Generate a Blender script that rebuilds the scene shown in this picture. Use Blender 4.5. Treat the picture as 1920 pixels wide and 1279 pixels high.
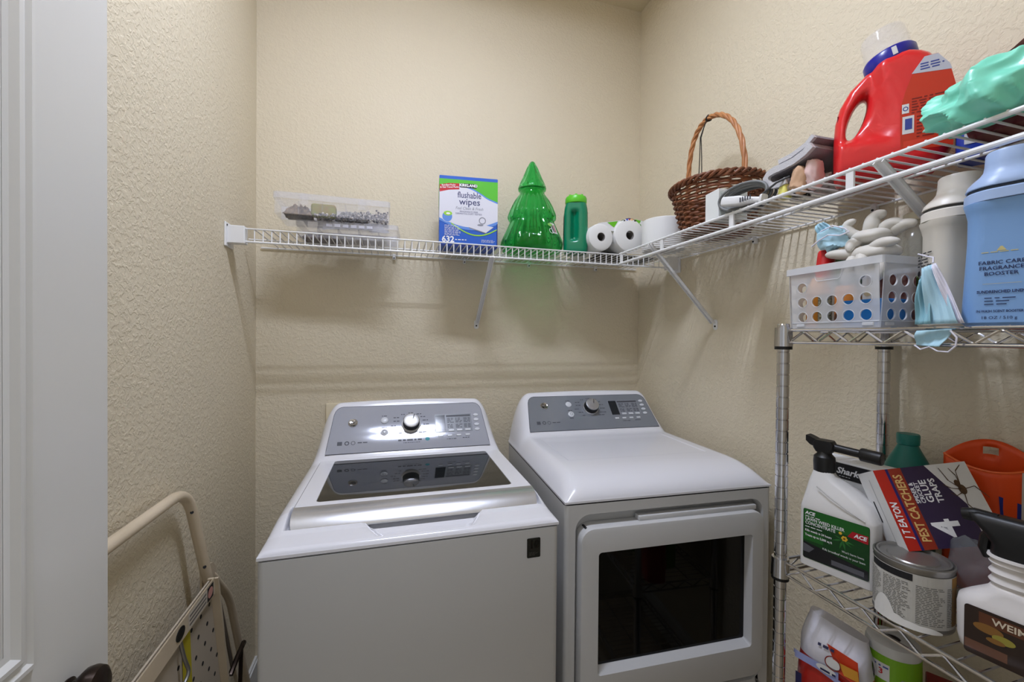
import bpy, bmesh, math, random
from mathutils import Vector, Matrix, noise

for o in list(bpy.data.objects): bpy.data.objects.remove(o)
scene = bpy.context.scene
C = scene.collection
PI = math.pi
V = Vector

# ---------------------------------------------------------------- camera
cam_d = bpy.data.cameras.new('camera'); cam = bpy.data.objects.new('camera', cam_d); C.objects.link(cam)
cam_d.sensor_fit = 'HORIZONTAL'; cam_d.sensor_width = 36; cam_d.lens = 780.318/1920*36; cam_d.clip_start = 0.01
cam.matrix_world = Matrix(((0.96165621, -0.00525073, -0.27420752, 0.0),
                           (-0.2741367, 0.0113032, -0.96162431, 0.0),
                           (0.00814865, 0.99992233, 0.00943037, 1.42), (0, 0, 0, 1)))
scene.camera = cam
# ---------------------------------------------------------------- world (soft hall light beyond the doorway) and exposure
w = bpy.data.worlds.new('world'); scene.world = w; w.use_nodes = True
w.node_tree.nodes['Background'].inputs[0].default_value = (0.93, 0.96, 1.0, 1)
w.node_tree.nodes['Background'].inputs[1].default_value = 0.36
vs = scene.view_settings
vs.view_transform = 'Standard'; vs.look = 'None'; vs.gamma = 1.0; vs.use_curve_mapping = False
vs.exposure = 0.74
LAMP_POWER = 162.0    # strength of the ceiling light
LAMP = (.89, .97, 1.19, 1)

# ---------------------------------------------------------------- room numbers (metres)
XL, XR, YB, YF, ZC = -0.5256, 1.2014, 1.870, 0.02, 3.074
# ---------------------------------------------------------------- materials
def lin(c):
    return tuple(((x/255)/12.92 if x/255 <= .04045 else ((x/255+.055)/1.055)**2.4) for x in c)
MATS = {}
def M(name, col=(200, 200, 200), rough=.5, metal=0., spec=.5, trans=0., ior=1.45, alpha=1., coat=0., bump=None, var=None, emit=0., aniso=0., sss=0.):
    if name in MATS: return MATS[name]
    m = bpy.data.materials.new(name); m.use_nodes = True
    nt = m.node_tree; b = nt.nodes['Principled BSDF']; L = nt.links
    c = lin(col) + (1,)
    b.inputs['Base Color'].default_value = c
    b.inputs['Roughness'].default_value = rough; b.inputs['Metallic'].default_value = metal
    b.inputs['Specular IOR Level'].default_value = spec; b.inputs['IOR'].default_value = ior
    b.inputs['Transmission Weight'].default_value = trans; b.inputs['Alpha'].default_value = alpha
    b.inputs['Coat Weight'].default_value = coat; b.inputs['Coat Roughness'].default_value = .08
    b.inputs['Anisotropic'].default_value = aniso
    b.inputs['Subsurface Weight'].default_value = sss
    if sss: b.inputs['Subsurface Radius'].default_value = (.01, .01, .01)
    if emit:
        b.inputs['Emission Color'].default_value = c; b.inputs['Emission Strength'].default_value = emit
    if bump or var:
        tc = nt.nodes.new('ShaderNodeTexCoord')
    if bump:
        n = nt.nodes.new('ShaderNodeTexNoise'); n.inputs['Scale'].default_value = bump[0]; n.inputs['Detail'].default_value = 4
        L.new(tc.outputs['Object'], n.inputs['Vector'])
        bp = nt.nodes.new('ShaderNodeBump'); bp.inputs['Strength'].default_value = bump[1]; bp.inputs['Distance'].default_value = bump[2]
        L.new(n.outputs['Fac'], bp.inputs['Height']); L.new(bp.outputs['Normal'], b.inputs['Normal'])
    if var:
        n = nt.nodes.new('ShaderNodeTexNoise'); n.inputs['Scale'].default_value = var[0]; n.inputs['Detail'].default_value = 5
        L.new(tc.outputs['Object'], n.inputs['Vector'])
        r = nt.nodes.new('ShaderNodeValToRGB')
        r.color_ramp.elements[0].position = .3; r.color_ramp.elements[1].position = .7
        r.color_ramp.elements[0].color = lin(var[1]) + (1,); r.color_ramp.elements[1].color = c
        L.new(n.outputs['Fac'], r.inputs['Fac']); L.new(r.outputs['Color'], b.inputs['Base Color'])
    MATS[name] = m
    return m

# ---------------------------------------------------------------- mesh builder
def smooth01(t):
    t = max(0., min(1., t)); return t*t*(3-2*t)
def lerp(a, b, t): return a+(b-a)*t
def interp(tab, x):
    if x <= tab[0][0]: return tab[0][1]
    for (a, fa), (b, fb) in zip(tab, tab[1:]):
        if x <= b: return lerp(fa, fb, (x-a)/(b-a))
    return tab[-1][1]
class MB:
    def __init__(s): s.v = []; s.f = []; s.m = []
    def add(s, vs, fs, mi=0):
        o = len(s.v); s.v += [tuple(p) for p in vs]; s.f += [tuple(o+i for i in q) for q in fs]; s.m += [mi]*len(fs); return s
    def box(s, x0, x1, y0, y1, z0, z1, mi=0):
        return s.add([(x, y, z) for z in (z0, z1) for y in (y0, y1) for x in (x0, x1)],
                     [(0, 2, 3, 1), (4, 5, 7, 6), (0, 1, 5, 4), (2, 6, 7, 3), (0, 4, 6, 2), (1, 3, 7, 5)], mi)
    def rbox(s, x0, x1, y0, y1, z0, z1, r, seg=2, mi=0):
        bm = bmesh.new(); bmesh.ops.create_cube(bm, size=1)
        for v in bm.verts: v.co = V((lerp(x0, x1, v.co.x+.5), lerp(y0, y1, v.co.y+.5), lerp(z0, z1, v.co.z+.5)))
        bmesh.ops.bevel(bm, geom=bm.edges[:], offset=r, segments=seg, affect='EDGES', profile=.5)
        bm.verts.index_update()
        s.add([v.co.copy() for v in bm.verts], [[v.index for v in f.verts] for f in bm.faces], mi); bm.free(); return s
    def loft(s, rings, mi=0, cap0=True, cap1=True, closed=True):
        n = len(rings[0]); vs = [p for r in rings for p in r]; fs = []
        for i in range(len(rings)-1):
            for j in range(n if closed else n-1):
                k = (j+1) % n; fs.append((i*n+j, i*n+k, (i+1)*n+k, (i+1)*n+j))
        if cap0: fs.append(tuple(range(n-1, -1, -1)))
        if cap1: fs.append(tuple((len(rings)-1)*n+j for j in range(n)))
        return s.add(vs, fs, mi)
    def tube(s, pts, r, n=8, closed=False, mi=0, caps=True, flat=None):
        pts = [V(p) for p in pts]; N = len(pts); rings = []; prev = None
        for i, p in enumerate(pts):
            a = pts[(i-1) % N] if (closed or i > 0) else p; b = pts[(i+1) % N] if (closed or i < N-1) else p
            t = (b-a)
            if t.length < 1e-9: t = V((0, 0, 1))
            t.normalize()
            if prev is None:
                u = t.cross(V((0, 0, 1)));
                if u.length < .1: u = t.cross(V((1, 0, 0)))
            else: u = prev - t*prev.dot(t)
            u.normalize(); w_ = t.cross(u); prev = u
            rr = r[i] if isinstance(r, (list, tuple)) else r
            fl = flat or 1.
            rings.append([p+u*(math.cos(2*PI*k/n)*rr)+w_*(math.sin(2*PI*k/n)*rr*fl) for k in range(n)])
        if closed: rings.append(rings[0])
        return s.loft(rings, mi, caps and not closed, caps and not closed)
    def cyl(s, a, b, r, n=16, r2=None, mi=0):
        return s.tube([a, b], [r, r if r2 is None else r2], n, mi=mi)
    def lathe(s, prof, n=32, c=(0, 0, 0), mi=0, fn=None, cap0=True, cap1=True):
        rings = [[(c[0]+(r+(fn(2*PI*k/n, i) if fn else 0))*math.cos(2*PI*k/n), c[1]+(r+(fn(2*PI*k/n, i) if fn else 0))*math.sin(2*PI*k/n), c[2]+z) for k in range(n)] for i, (r, z) in enumerate(prof)]
        return s.loft(rings, mi, cap0, cap1)
    def grid(s, fn, nu, nv, mi=0, skip=None):
        vs = [fn(i/nu, j/nv) for j in range(nv+1) for i in range(nu+1)]
        fs = [(j*(nu+1)+i, j*(nu+1)+i+1, (j+1)*(nu+1)+i+1, (j+1)*(nu+1)+i) for j in range(nv) for i in range(nu) if not (skip and skip(i, j))]
        return s.add(vs, fs, mi)
    def prism(s, poly, fn, a, b, mi=0):
        n = len(poly)
        return s.loft([[fn(x, y, a) for x, y in poly], [fn(x, y, b) for x, y in poly]], mi)
    def ball(s, c, rx, ry, rz, n=16, mi=0):
        return s.loft([[(c[0]+rx*math.sin(PI*i/n)*math.cos(2*PI*k/n), c[1]+ry*math.sin(PI*i/n)*math.sin(2*PI*k/n), c[2]-rz*math.cos(PI*i/n)) for k in range(n)] for i in range(1, n)], mi)
    def xf(s, m):
        s.v = [tuple(m @ V(p)) for p in s.v]; return s
    def thick(s, t):
        return s
    def build(s, name, mats, parent=None, world=False, smooth=35, solid=0., sub=0):
        me = bpy.data.meshes.new(name)
        vs_ = s.v
        if world and parent is not None:
            inv = WM[parent.name].inverted(); vs_ = [tuple(inv @ V(p)) for p in vs_]
        me.from_pydata(vs_, [], s.f); me.update()
        if not isinstance(mats, (list, tuple)): mats = [mats]
        for m in mats: me.materials.append(m)
        if len(mats) > 1: me.polygons.foreach_set('material_index', s.m)
        if smooth:
            me.polygons.foreach_set('use_smooth', [True]*len(me.polygons)); me.set_sharp_from_angle(angle=math.radians(smooth))
        o = bpy.data.objects.new(name, me); C.objects.link(o)
        if parent is not None:
            o.parent = parent; WM[o.name] = WM[parent.name]
        else: WM[o.name] = Matrix.Identity(4)
        if solid:
            md = o.modifiers.new('thickness', 'SOLIDIFY'); md.thickness = solid; md.offset = 0
        if sub:
            md = o.modifiers.new('smooth', 'SUBSURF'); md.levels = sub; md.render_levels = sub
        return o
WM = {}
def srect(cx, cy, z, hx, hy, r, n=6):
    r = min(r, hx, hy); out = []
    for q, (sx, sy) in enumerate(((1, 1), (-1, 1), (-1, -1), (1, -1))):
        for k in range(n+1):
            a = PI/2*(q+k/n); out.append((cx+sx*(hx-r)+r*math.cos(a), cy+sy*(hy-r)+r*math.sin(a), z))
    return out
def rpoly(hx, hy, r, n=5, cx=0, cy=0): return [(p[0], p[1]) for p in srect(cx, cy, 0, hx, hy, r, n)]
def thing(name, label, cat, loc=(0, 0, 0), rotz=0., group=None):
    o = bpy.data.objects.new(name, None); o.empty_display_size = .05; C.objects.link(o)
    o.location = loc; o.rotation_euler = (0, 0, rotz); o['label'] = label; o['category'] = cat
    if group: o['group'] = group
    WM[o.name] = Matrix.Translation(loc) @ Matrix.Rotation(rotz, 4, 'Z')
    return o
def tag(o, label, cat, group=None):
    o['label'] = label; o['category'] = cat
    if group: o['group'] = group
    return o
def place(o, loc, rotz=0.):
    o.location = loc; o.rotation_euler = (0, 0, rotz); WM[o.name] = Matrix.Translation(loc) @ Matrix.Rotation(rotz, 4, 'Z'); return o
def dupe(o, loc=None, parent=None):
    c = o.copy(); C.objects.link(c)
    if loc is not None: c.location = loc
    if parent is not None: c.parent = parent
    return c
def struct(o): o['kind'] = 'structure'; return o
# ---------------------------------------------------------------- flat print on surfaces
def flat(o, ex, ey):
    o, ex, ey = V(o), V(ex).normalized(), V(ey).normalized(); n = ex.cross(ey)
    return lambda x, y, h: o+ex*x+ey*y+n*h
def front(y=0., x=0., z=0.): return flat((x, y, z), (1, 0, 0), (0, 0, 1))
def cylf(cx, cy, r, th0=-PI/2, z0=0.):
    return lambda x, y, h: V((cx+(r+h)*math.cos(th0+x/r), cy+(r+h)*math.sin(th0+x/r), z0+y))
def text2d(s, size, bold=0., shear=0., align='CENTER', xs=1.):
    cu = bpy.data.curves.new('t', 'FONT'); cu.body = s; cu.size = size; cu.align_x = align; cu.align_y = 'CENTER'
    cu.offset = bold; cu.shear = shear; cu.resolution_u = 2
    ob = bpy.data.objects.new('t', cu); C.objects.link(ob)
    dg = bpy.context.evaluated_depsgraph_get()
    me = bpy.data.meshes.new_from_object(ob.evaluated_get(dg))
    vs_ = [(v.co.x*xs, v.co.y) for v in me.vertices]; fs = [tuple(p.vertices) for p in me.polygons]
    bpy.data.objects.remove(ob); bpy.data.curves.remove(cu); bpy.data.meshes.remove(me)
    return vs_, fs
class Print:
    """flat printed shapes laid on a surface given by fn(x, y, height)"""
    def __init__(s, fn): s.fn = fn; s.mb = MB()
    def rect(s, x0, x1, y0, y1, mi=0, h=.0003, nx=1, ny=1):
        s.mb.grid(lambda u, v: s.fn(lerp(x0, x1, u), lerp(y0, y1, v), h), nx, ny, mi); return s
    def poly(s, pts, mi=0, h=.0003):
        s.mb.add([s.fn(x, y, h) for x, y in pts], [tuple(range(len(pts)))], mi); return s
    def ell(s, cx, cy, rx, ry, mi=0, h=.0003, n=24):
        return s.poly([(cx+rx*math.cos(2*PI*k/n), cy+ry*math.sin(2*PI*k/n)) for k in range(n)], mi, h)
    def ring(s, cx, cy, r, w_, mi=0, h=.0003, n=28):
        s.mb.grid(lambda u, v: s.fn(cx+(r-w_*v)*math.cos(2*PI*u), cy+(r-w_*v)*math.sin(2*PI*u), h), n, 1, mi); return s
    def text(s, t, x, y, size, mi=0, h=.0006, bold=0., shear=0., align='CENTER', xs=1., rot=0.):
        vs_, fs = text2d(t, size, bold, shear, align, xs); c, sn = math.cos(rot), math.sin(rot)
        s.mb.add([s.fn(x+a*c-b*sn, y+a*sn+b*c, h) for a, b in vs_], fs, mi); return s
    def lines(s, x0, x1, y0, y1, rows, mi=0, h=.0005, seed=1, fill=.5):
        rnd = random.Random(seed); dy = (y1-y0)/rows
        for r in range(rows):
            x = x0; y = y1-dy*(r+.5); end = lerp(x0, x1, rnd.uniform(.7, 1))
            while x < end-.002:
                l = rnd.uniform(.25, 1.)*dy*3; l = min(l, x1-x)
                s.rect(x, x+l, y-dy*fill/2, y+dy*fill/2, mi, h); x += l+dy*.6
        return s
    def build(s, name, mats, parent, world=False): return s.mb.build(name, mats, parent, world, smooth=0)

m_white = M('gloss_white', (226, 226, 232), .22, spec=.5, coat=.3)
m_whitewire = M('white_vinyl_wire', (228, 228, 228), .4)
m_whiteplastic = M('white_plastic', (222, 222, 222), .4)
m_black = M('black_plastic', (14, 14, 15), .42)
m_ink = M('black_ink', (22, 22, 26), .6)
m_chrome = M('chrome', (205, 205, 208), .14, metal=1.)
m_paper = M('white_paper', (218, 218, 218), .7)
m_dark = M('dark_gap', (25, 25, 28), .7)
m_paperink = M('white_ink', (232, 232, 234), .6)
# ================================================================ SETTING
def wall_mat(name, col, col2, sc=1.):
    m = M(name, col, .75)
    nt = m.node_tree; L = nt.links; b = nt.nodes['Principled BSDF']
    tc = nt.nodes.new('ShaderNodeTexCoord')
    n1 = nt.nodes.new('ShaderNodeTexNoise'); n1.inputs['Scale'].default_value = 78*sc; n1.inputs['Detail'].default_value = 3; n1.inputs['Roughness'].default_value = .55; n1.inputs['Distortion'].default_value = .6
    n2 = nt.nodes.new('ShaderNodeTexNoise'); n2.inputs['Scale'].default_value = 230*sc; n2.inputs['Detail'].default_value = 2
    r1 = nt.nodes.new('ShaderNodeMapRange'); r1.inputs['From Min'].default_value = .42; r1.inputs['From Max'].default_value = .62; r1.interpolation_type = 'SMOOTHSTEP'
    ad = nt.nodes.new('ShaderNodeMath'); ad.operation = 'MULTIPLY_ADD'; ad.inputs[1].default_value = .35
    bp = nt.nodes.new('ShaderNodeBump'); bp.inputs['Strength'].default_value = .42; bp.inputs['Distance'].default_value = .0022
    for n in (n1, n2): L.new(tc.outputs['Object'], n.inputs['Vector'])
    L.new(n1.outputs['Fac'], r1.inputs['Value']); L.new(n2.outputs['Fac'], ad.inputs[0]); L.new(r1.outputs['Result'], ad.inputs[2])
    L.new(ad.outputs[0], bp.inputs['Height']); L.new(bp.outputs['Normal'], b.inputs['Normal'])
    n3 = nt.nodes.new('ShaderNodeTexNoise'); n3.inputs['Scale'].default_value = 2.2; n3.inputs['Detail'].default_value = 6; L.new(tc.outputs['Object'], n3.inputs['Vector'])
    mx = nt.nodes.new('ShaderNodeMixRGB'); mx.inputs[1].default_value = lin(col)+(1,); mx.inputs[2].default_value = lin(col2)+(1,)
    L.new(n3.outputs['Fac'], mx.inputs[0]); L.new(mx.outputs[0], b.inputs['Base Color'])
    return m
m_wall = wall_mat('cream_knockdown_wall', (219, 208, 184), (213, 201, 176))
m_ceil = wall_mat('ceiling_texture', (216, 204, 176), (210, 198, 170))
m_trim = M('semi_gloss_white_trim', (217, 216, 212), .32)
T = .1
struct(MB().box(XL-T, XR+T, YB, YB+T, 0, ZC+T).build('wall_back', m_wall, smooth=0))
struct(MB().box(XL-T, XL, YF-T, YB, 0, ZC+T).build('wall_left', m_wall, smooth=0))
struct(MB().box(XR, XR+T, YF-T, YB, 0, ZC+T).build('wall_right', m_wall, smooth=0))
DX0, DX1, DZ = -.478, .31, 2.06
struct(MB().box(XL, DX0, YF-T, YF, 0, ZC).box(DX1, XR, YF-T, YF, 0, ZC).box(DX0, DX1, YF-T, YF, DZ, ZC).build('wall_front', m_wall, smooth=0))
struct(MB().box(XL, XR, YF-T, YB, ZC, ZC+T).build('ceiling', m_ceil, smooth=0))
# floor: porcelain tiles with grout, and a stretch of hall beyond the doorway
fl = struct(MB().box(XL-T, XR+T, -1.6, YB+T, -.06, -.004).build('floor', M('grout', (150, 140, 125), .9), smooth=0))
tile_me = None
m_tile = M('beige_floor_tile', (196, 180, 154), .35, var=(9, (178, 160, 132)))
for i in range(4):
    for j in range(8):
        x = XL-.02+i*.46; y = -1.57+j*.46
        if x+.454 > XR+T or y > YB: 
            if x > XR or y > YB-.02: continue
        if tile_me is None:
            t0 = MB().rbox(0, .454, 0, .454, -.008, 0, .002, 1).build('floor_tile', m_tile, fl); tile_me = t0; t0.location = (x, y, 0)
        else: dupe(tile_me, (x, y, 0), fl)
bbm = m_trim
def baseboard(name, x0, x1, y0, y1):
    o = MB()
    if x1-x0 > y1-y0: o.box(x0, x1, y0, y1, 0, .125); o.box(x0, x1, y0+.005, y1, .125, .135)
    else:
        if x0 < 0: o.box(x0, x1, y0, y1, 0, .125); o.box(x0, x1-.005, y0, y1, .125, .135)
        else: o.box(x0, x1, y0, y1, 0, .125); o.box(x0+.005, x1, y0, y1, .125, .135)
    struct(o.build(name, bbm, smooth=0))
baseboard('baseboard_left', XL, XL+.013, YF, YB)
baseboard('baseboard_back', XL+.013, XR-.013, YB-.013, YB)
baseboard('baseboard_right', XR-.013, XR, YF, YB)
# door leaf standing open against the left wall
dx = -.45; y1 = .8385; y0 = y1-.76
dr = MB().rbox(dx-.035, dx, y0, y1, .012, 2.04, .002, 1).build('door_1', m_trim); struct(dr)
def door_panel(za, zb, ya, yb):
    # moulding ring: stepped profile running round the panel, then the raised field
    prof = [(0, 0), (.004, .006), (.010, .0065), (.014, .002), (.020, .003), (.024, .007), (.030, .0075), (.036, .001), (.044, .0)]
    rings = []
    for d, h in prof: rings.append([(dx+.0004+h, ya+d, za+d), (dx+.0004+h, yb-d, za+d), (dx+.0004+h, yb-d, zb-d), (dx+.0004+h, ya+d, zb-d)])
    MB().loft(rings, 0, False, False).build('panel_moulding', m_trim, dr, smooth=20)
    d = .06
    MB().loft([[(dx, ya+.046, za+.046), (dx, yb-.046, za+.046), (dx, yb-.046, zb-.046), (dx, ya+.046, zb-.046)], [(dx+.006, ya+d+.02, za+d+.02), (dx+.006, yb-d-.02, za+d+.02), (dx+.006, yb-d-.02, zb-d-.02), (dx+.006, ya+d+.02, zb-d-.02)]], 0, False, True).build('raised_panel', m_trim, dr, smooth=20)
door_panel(.984, 1.90, y0+.15, y1-.149)
door_panel(.16, .82, y0+.15, y1-.149)
m_bronze = M('oil_rubbed_bronze', (52, 42, 36), .3, metal=.8)
kn = MB(); ky, kz = .745, .9045
kn.lathe([(.001, 0), (.017, 0), (.018, .003), (.013, .006), (.012, .011), (.020, .015), (.027, .022), (.0285, .030), (.026, .039), (.018, .045), (.001, .047)], 28)
kn.xf(Matrix.Translation((dx, ky, kz)) @ Matrix.Rotation(PI/2, 4, 'Y'))
kn.build('door_knob', m_bronze, dr)
struct(MB().box(DX0-.0, DX0+.016, YF-T-.005, YF+.0, 0, DZ).box(DX1-.016, DX1, YF-T-.005, YF, 0, DZ).box(DX0+.016, DX1-.016, YF-T-.005, YF, DZ-.016, DZ).build('trim_1', m_trim, smooth=0))
# washer supply box frame on the back wall
ob_ = thing('washer_outlet_box', 'cream plastic washer supply box frame on back wall behind washer', 'outlet box', (-.13, YB, 1.0))
MB().rbox(-.267, -.017, YB-.012, YB, .945, 1.139, .004, 2).build('box_frame', M('cream_plastic', (222, 210, 182), .45), ob_, True)
MB().box(-.24, -.045, YB-.0125, YB-.0119, .975, 1.11).build('recess_shade', M('box_shadow', (150, 140, 118), .6), ob_, True, smooth=0)  # flat plate; the recess's shade is only its darker colour
# short two-lamp fluorescent strip on the ceiling
lx, ly, LH = .13, .79, .26
lf = thing('ceiling_light', 'short white ceiling strip fixture with two lit tubes', 'ceiling light', (lx, ly, ZC))
MB().rbox(-LH-.03, LH+.03, -.065, .065, -.05, 0, .006, 2).build('fixture_body', M('fixture_white', (235, 235, 235), .4), lf)
m_lens = M('lit_tube', (250, 250, 255), .3, emit=LAMP_POWER)
m_lens.node_tree.nodes['Principled BSDF'].inputs['Emission Color'].default_value = LAMP
for e in (-1, 1):
    MB().loft([[(x, e*.030+.013*math.cos(a), -.0505-.0055*math.sin(a)) for a in [PI*k/10 for k in range(11)]] for x in (-LH, LH)]).build('tube', m_lens, lf, smooth=60)
    MB().rbox(e*(LH+.012)-.010, e*(LH+.012)+.010, -.045, .045, -.062, -.048, .002, 1).build('lamp_holder', m_whiteplastic, lf)
    MB().rbox(-LH, LH, e*.050-.002, e*.050+.002, -.056, -.048, .001, 1).build('reflector_rail', m_whiteplastic, lf)

# ================================================================ WIRE SHELVES
ZT, ZL = 1.770, 1.727      # top wires / lip wire heights
SY = 1.564                 # front of the back shelf
sb = thing('wire_shelf', 'long white wire shelf with ladder lip across the back wall', 'shelf', (.3, YB, ZT))
RW = .0021
w0 = MB().tube([(0, YB-.006, ZT), (0, SY+.004, ZT), (0, SY+.001, ZT-.003), (0, SY, ZT-.008), (0, SY, ZL)], RW, 6).build('wire', m_whitewire, sb, True)
base_x = -.3172
first = True; k = -7
inv = WM[sb.name].inverted()
while base_x+k*.0254 < XR-.03:
    x = base_x+k*.0254
    if x > XL+.07:
        if first: w0.location = (x, 0, 0); first = False
        else: dupe(w0, (x, 0, 0))
    k += 1
for y, z, r in ((SY-.0015, ZT, .0026), (SY-.001, ZL, .0036), (SY+.15, ZT-.004, .0028), (YB-.007, ZT-.004, .003)):
    MB().cyl((XL+.02, y, z), (XR-.02, y, z), r, 8).build('rail', m_whitewire, sb, True)
# end brackets on the side walls
for sx, xw in ((1, XL), (-1, XR)):
    b = MB()
    def X(a): return xw+sx*a
    def bx(m_, a0, a1, *r): m_.rbox(min(X(a0), X(a1)), max(X(a0), X(a1)), *r, .002, 1)
    bx(b, 0, .006, SY-.022, SY+.05, ZL-.02, ZT+.016)
    bx(b, .004, .056, SY-.012, SY+.02, ZL-.008, ZT+.007)
    o = b.build('end_bracket', m_whitewire, sb, True)
    MB().cyl((X(.006), SY-.012, ZT+.006), (X(.008), SY-.012, ZT+.006), .003, 10).build('screw', m_dark, o, True)
for x in (.001, .305, .609, .955):
    o = MB().rbox(x-.006, x+.006, YB-.016, YB, ZT-.022, ZT+.002, .002, 1).build('wall_clip', m_whitewire, sb, True)
    MB().cyl((x, YB-.016, ZT-.016), (x, YB-.018, ZT-.016), .0028, 10).build('screw', m_dark, o, True)
def brace(parent, top, bot, wd, nrm):
    """flat channel support brace from front rail down to the wall"""
    top, bot, wd, nrm = V(top), V(bot), V(wd), V(nrm)
    d = (bot-top).normalized(); n = d.cross(wd).normalized()
    m_ = MB()
    for a, b2, t in ((-.009, .009, (0, .002)), (-.009, -.0065, (.0, .009)), (.0065, .009, (.0, .009))):
        r = []
        for p in (top, bot-d*.012): r.append([p+wd*a+n*t[0], p+wd*b2+n*t[0], p+wd*b2+n*t[1], p+wd*a+n*t[1]])
        m_.loft(r)
    o = m_.build('support_brace', m_whitewire, parent, True, smooth=0)
    f = flat(bot, wd, (0, 0, 1))
    MB().prism(rpoly(.0105, .02, .009), f, -.0015, .0015).build('brace_foot', m_whitewire, o, True)
    q = MB(); pf = flat(bot+nrm*.0016+V((0, 0, -.006)), wd, (0, 0, 1))
    q.prism([(.0035*math.cos(i*PI/5), .0035*math.sin(i*PI/5)) for i in range(10)], pf, -.002, .002); q.build('screw', m_dark, o, True)
brace(sb, (.363, SY-.002, ZL+.004), (.363, YB-.002, 1.476), (1, 0, 0), (0, -1, 0))
# right-hand shelf
SX = .8965
sr = thing('wire_shelf', 'white wire shelf with open lip along the right wall', 'shelf', (XR, .8, ZT))
ys, ye = 1.535, .08
w0 = None; y = ys-.012; i = 0
while y > ye:
    if w0 is None: w0 = MB().tube([(XR-.005, 0, ZT), (SX-.001, 0, ZT)], RW, 6).build('wire', m_whitewire, sr, True); w0.location = V((0, y, 0))
    else: dupe(w0, (0, y, 0))
    y -= .0254
for x, z, r in ((SX, ZT-.004, .0042), (SX, ZL-.002, .0052), (SX+.15, ZT-.005, .003), (XR-.008, ZT-.004, .003)):
    MB().cyl((x, ys, z), (x, ye, z), r, 10).build('rail', m_whitewire, sr, True)
for y in (1.520, 1.252, .942, .632, .322):
    MB().box(SX-.0025, SX+.0025, y-.0075, y+.0075, ZL-.003, ZT-.003).build('lip_strap', m_whitewire, sr, True, smooth=0)
for y in (1.15, .78, .42):
    o = MB().rbox(XR-.016, XR, y-.006, y+.006, ZT-.022, ZT+.002, .002, 1).build('wall_clip', m_whitewire, sr, True)
    MB().cyl((XR-.016, y, ZT-.016), (XR-.018, y, ZT-.016), .0028, 10).build('screw', m_dark, o, True)
brace(sr, (SX-.002, 1.318, ZT-.005), (XR-.002, 1.335, 1.474), (0, -1, 0), (-1, 0, 0))
brace(sr, (SX-.002, .578, ZT-.005), (XR-.002, .525, 1.474), (0, -1, 0), (-1, 0, 0))

# ================================================================ CHROME RACK
RX0, RX1, RY1, RY0 = .851, 1.170, .739, .155
rk = thing('chrome_wire_rack', 'chrome wire storage rack with grooved posts against right wall', 'rack', ((RX0+RX1)/2, (RY0+RY1)/2, 0))
prof = [(.0127, .03)]
z = .045
while z < 1.43:
    prof += [(.0127, z-.0016), (.0112, z-.0008), (.0112, z+.0008), (.0127, z+.0016)]; z += .0254
prof += [(.0127, 1.452), (.011, 1.455)]
for x in (RX0, RX1):
    for y in (RY0, RY1):
        MB().lathe(prof, 20, (x, y, 0)).build('post', m_chrome, rk, True, smooth=20)
        MB().lathe([(.012, 0), (.02, 0), (.02, .012), (.006, .016), (.006, .034)], 16, (x, y, 0)).build('foot', m_black, rk, True)
def rack_shelf(zt, dz=.027):
    sh = MB()
    for x in (RX0, RX1): sh.cyl((x, RY0+.012, zt), (x, RY1-.012, zt), .0032, 8)
    for y in (RY0, RY1): sh.cyl((RX0+.012, y, zt), (RX1-.012, y, zt), .0032, 8)
    s = sh.build('shelf_frame', m_chrome, rk, True)
    sh = MB()
    for x in (RX0, RX1): sh.cyl((x, RY0+.012, zt-dz), (x, RY1-.012, zt-dz), .003, 8)
    for y in (RY0, RY1): sh.cyl((RX0+.012, y, zt-dz), (RX1-.012, y, zt-dz), .003, 8)
    sh.build('lower_rail', m_chrome, s, True)
    def zig(a, b, n):
        a, b = V(a), V(b); pts = []
        for i in range(n+1):
            p = a.lerp(b, i/n); p.z = zt-.004 if i % 2 else zt-dz+.003
            if 0 < i < n:
                d = (b-a)/n*.12
                q = 1 if i % 2 else -1
                pts += [p-d-V((0, 0, q*.0015)), p, p+d-V((0, 0, q*.0015))]
            else: pts.append(p)
        MB().tube(pts, .0021, 6).build('truss_wire', m_chrome, s, True)
    zig((RX0, RY1-.02, 0), (RX0, RY0+.02, 0), 18); zig((RX1, RY1-.02, 0), (RX1, RY0+.02, 0), 18)
    zig((RX0+.02, RY1, 0), (RX1-.02, RY1, 0), 8); zig((RX0+.02, RY0, 0), (RX1-.02, RY0, 0), 8)
    w0 = None; y = RY1-.03
    while y > RY0+.02:
        if w0 is None: w0 = MB().cyl((RX0, 0, zt+.002), (RX1, 0, zt+.002), .0017, 6).build('mat_wire', m_chrome, s, True); w0.location = (0, y, 0)
        else: dupe(w0, (0, y, 0))
        y -= .0254
    for x in (RX0+.11, RX0+.215): MB().cyl((x, RY0, zt-.002), (x, RY1, zt-.002), .0026, 8).build('support_rod', m_chrome, s, True)
    for x in (RX0, RX1):
        for y in (RY0, RY1):
            c_ = MB().lathe([(.0136, -.036), (.0185, -.036), (.0172, .006), (.0136, .006)], 20, (x, y, zt)).build('collar', m_chrome, s, True)
            MB().lathe([(.013, -.043), (.0175, -.043), (.0175, -.036), (.013, -.036)], 20, (x, y, zt)).build('black_sleeve', m_black, c_, True)
for zt in (1.440, .918, .50, .10): rack_shelf(zt)
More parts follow.
